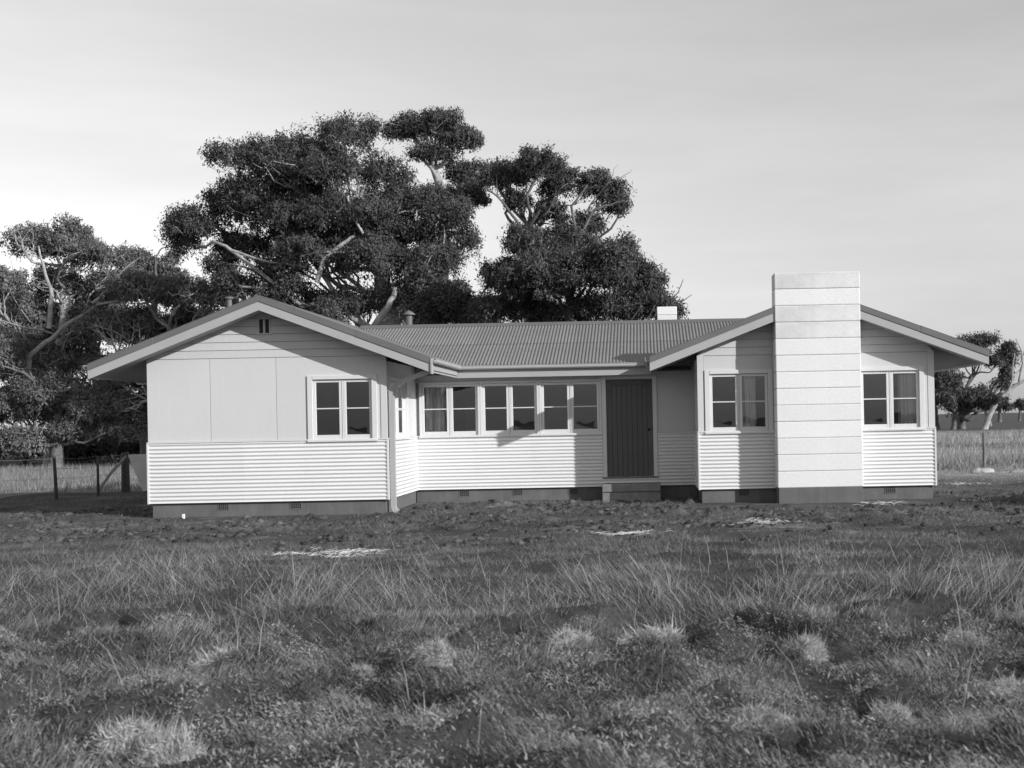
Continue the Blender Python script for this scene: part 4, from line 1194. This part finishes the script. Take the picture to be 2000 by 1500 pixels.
blades('paddock_grass', p, H, .02+.015*r.random(n), .2+.5*r.random(n), tone, 'sunlit grass in the paddock beyond the left fence', r, seg=1)

# 5 pale dry tussocks in the foreground: each one a thing
def tussock_mesh(seed):
    rng = np.random.default_rng(seed); N = 2200
    a = rng.random(N)*2*pi; rr_ = np.sqrt(rng.random(N))
    kk = 1+.16*np.sin(3*a+seed)+.10*np.sin(5*a+1)+.08*np.sin(8*a)
    x = rr_*np.cos(a)*.17*kk; y = rr_*np.sin(a)*.13*kk; z_ = .10*np.sqrt(np.clip(1-rr_**2, 0, 1))*(1+.25*np.sin(4*a+rr_*5))-.02
    d = np.stack([np.cos(a)*(.3+rr_), np.sin(a)*(.3+rr_), .35-.2*rr_], 1)*.6+rng.normal(size=(N, 3))*.8
    L = .018+.035*rng.random(N)**2; b0 = np.stack([x, y, z_], 1)
    w = np.cross(d, rng.normal(size=(N, 3))); w /= np.linalg.norm(w, axis=1)[:, None]; w *= .0028
    tip = b0+d*L[:, None]
    v = np.stack([b0-w, b0+w, tip], 1).reshape(-1, 3)
    tn = np.repeat(.36+.28*rng.random(N)**1.5, 3)
    # solid heart
    m, n_ = 6, 16; hv = []; hq = []
    for i in range(m+1):
        th = i/m*pi/2
        for j in range(n_):
            aa = 2*pi*j/n_; k_ = 1+.16*sin(3*aa+seed)+.10*sin(5*aa+1)+.08*sin(8*aa)
            hv.append((.155*k_*cos(th)*cos(aa), .11*k_*cos(th)*sin(aa), .092*sin(th)*(1+.25*sin(4*aa+cos(th)*5))-(.02 if i else .11)))
    for i in range(m):
        for j in range(n_): hq.append((i*n_+j, i*n_+(j+1) % n_, (i+1)*n_+(j+1) % n_, (i+1)*n_+j))
    hv = np.array(hv); hq = np.array(hq)+len(v)
    V = np.concatenate([v, hv]); T_ = np.concatenate([tn, np.full(len(hv), .46)])
    return V, hq, np.arange(len(v)).reshape(-1, 3), T_
protos = []
TUS = [(440, 1285, 1.0, 'pale dry tussock alone in the left foreground, below the dark tin scrap'),
       (705, 1300, .7, 'small pale tussock left of its twin in the left-middle foreground'),
       (850, 1302, .75, 'small pale tussock right of its twin in the left-middle foreground'),
       (1110, 1258, .9, 'low pale tussock in the middle foreground, left of a bigger one'),
       (1285, 1255, 1.1, 'pale ragged tussock in the middle foreground below the step'),
       (1575, 1268, 1.0, 'rounded pale tussock in the foreground below the block chimney'),
       (1870, 1252, .75, 'pale tussock nearest the right side of the foreground'),
       (1480, 1400, 1.0, 'large blurred pale tussock low in the picture, right of centre'),
       (1560, 1440, .9, 'blurred pale tussock at the bottom below the block chimney'),
       (1740, 1385, .9, 'blurred pale tussock low in the picture under the right window'),
       (1975, 1340, .9, 'blurred pale tussock low at the right edge'),
       (1260, 1430, .9, 'blurred pale tussock at the bottom under the front door'),
       (870, 1430, 1.0, 'blurred pale tussock at the bottom, middle-left'),
       (250, 1430, 1.2, 'broad blurred pale tussock at the bottom left'),
       (330, 1450, 1.0, 'blurred pale tussock at the bottom beside the broad left one')]
for i, (px, py, sc, lab) in enumerate(TUS):
    d = 1.72*2300/(py-818.7+(px-1262)*.0195)
    x, _ = wpos(px, py, d)
    if i < 4:
        V, Q, T3, tn = tussock_mesh(50+i)
        o = big_mesh('grass_tussock', V, Q, T3, M['grass'], col=tn, label=lab, cat='tussock', group='pale tussocks in the foreground')
        protos.append(o)
    else:
        o = protos[i % 4].copy(); COL.objects.link(o)
        o['label'] = lab
    o.location = (x, d, float(hground(x, d))-.022)
    o.scale = (sc*random.uniform(.85, 1.6), sc*random.uniform(.8, 1.2), sc*random.uniform(1.1, 1.7)); o.rotation_euler = (0, 0, random.uniform(-.6, .6))

# 6 wood shavings and scraps
def shavings(px, py, wpx, hpx, n, label, seed):
    rng = np.random.default_rng(seed)
    d = 1.72*2300/(py-818.7+(px-1262)*.0195); x, _ = wpos(px, py, d)
    sx = wpx/2300*d/2; sy = d*hpx/(py-818.7+(px-1262)*.0195)/2
    T = Tubes()
    for k in range(int(n*1.7)):
        cx = x+sx*rng.normal()*.5; cy = d+sy*rng.normal()*.5; L = .02+.08*rng.random(); a = rng.random()*pi
        h = float(hground(cx, cy))+.02+.03*rng.random()
        T.add([(cx-L*cos(a), cy-L*sin(a)*.6, h), (cx, cy+rng.normal()*.03, h+.03*rng.random()), (cx+L*cos(a), cy+L*sin(a)*.6, h+.01)], [.002, .003, .0015], 4)
    T.obj('wood_shavings', M['shav'], None, label=label, cat='wood shavings', kind='stuff')
shavings(668, 1081, 150, 18, 90, 'patch of white wood shavings below the left window', 1)
shavings(1495, 1023, 110, 7, 60, 'thin strip of white shavings before the block chimney', 2)
shavings(1225, 1044, 130, 7, 50, 'scattered white shavings below the front door', 3)
shavings(1725, 986, 90, 6, 35, 'white chips at the foot of the wall right of the chimney', 4)
shavings(1880, 945, 90, 5, 30, 'pale chips on the bare ground right of the house', 5)
shavings(570, 1074, 120, 6, 25, 'few pale straws left of the big shavings patch', 6)
# dark tin scraps in the left foreground
def scrap(px, py, sx, sz, tilt, label):
    d = 1.72*2300/(py-818.7+(px-1262)*.0195); x, _ = wpos(px, py, d); h = float(hground(x, d))
    mb = MB()
    n = 6
    for i in range(n+1):
        t_ = i/n
        zz = h+.02+sz*(1-t_**2)+tilt*t_*.05
        for (yy, dz) in ((-.05, 0), (.06, .03)): mb.v.append((x-sx/2+sx*t_, d+yy*(1-.4*t_), zz+dz))
        if i: mb.f.append((2*i-2, 2*i, 2*i+1, 2*i-1))
    n0 = len(mb.v)
    for i in range(n+1): a = mb.v[2*i]; mb.v.append((a[0]+.005, a[1]+.01, h-.02))
    for i in range(1, n+1): mb.f.append((2*i-2, 2*i, n0+i, n0+i-1))
    mb.obj('tin_scrap', M['tin'], None, label=label, cat='scrap')
scrap(252, 1245, .13, .06, 0, 'bent black tin scrap standing in the left foreground')
scrap(118, 1260, .17, .01, .2, 'flat black strip lying at the far left of the foreground')
mb = MB(); mb.box(-8.93, -8.88, 22.55, 22.60, -.02, .075); mb.obj('white_peg', M['shav'], None, bevel=.008, label='small white peg at the foot of the left wall', cat='peg')

# broken earth clods along the front of the house
r = np.random.default_rng(105)
p = scatter(5200, 16.8, 25.7, r, dens=lambda x, y: .05+.95*sstep(.5, .68, fbm(x*1.2+33, y*2.4, 4)))
ico = np.array([(0, 0, 1), (.89, 0, .45), (.28, .85, .45), (-.72, .53, .45), (-.72, -.53, .45), (.28, -.85, .45), (.9, .3, -.3), (0, .95, -.3), (-.9, .3, -.3), (-.55, -.77, -.3), (.55, -.77, -.3)])
icf = np.array([(0, 1, 2), (0, 2, 3), (0, 3, 4), (0, 4, 5), (0, 5, 1), (1, 6, 2), (2, 6, 7), (2, 7, 3), (3, 7, 8), (3, 8, 4), (4, 8, 9), (4, 9, 5), (5, 9, 10), (5, 10, 1), (1, 10, 6)])
N = len(p); sz = .012+.05*r.random(N)**3
sc3 = sz[:, None]*np.stack([.8+.9*r.random(N), .8+.7*r.random(N), .5+.5*r.random(N)], 1)
v = ico[None]*(1+.28*r.normal(size=(N, 11, 1)))*sc3[:, None]
v = v+np.stack([p[:, 0], p[:, 1], hground(p[:, 0], p[:, 1])+.2*sz], 1)[:, None]
f3 = (icf[None]+(np.arange(N)*11)[:, None, None]).reshape(-1, 3)
big_mesh('earth_clods', v.reshape(-1, 3), None, f3, M['grass'], col=np.repeat(np.clip(.05+.13*r.random(N)**2, .03, .3), 11), label='broken clods of earth strewn along the front of the house', cat='clods', kind='stuff')
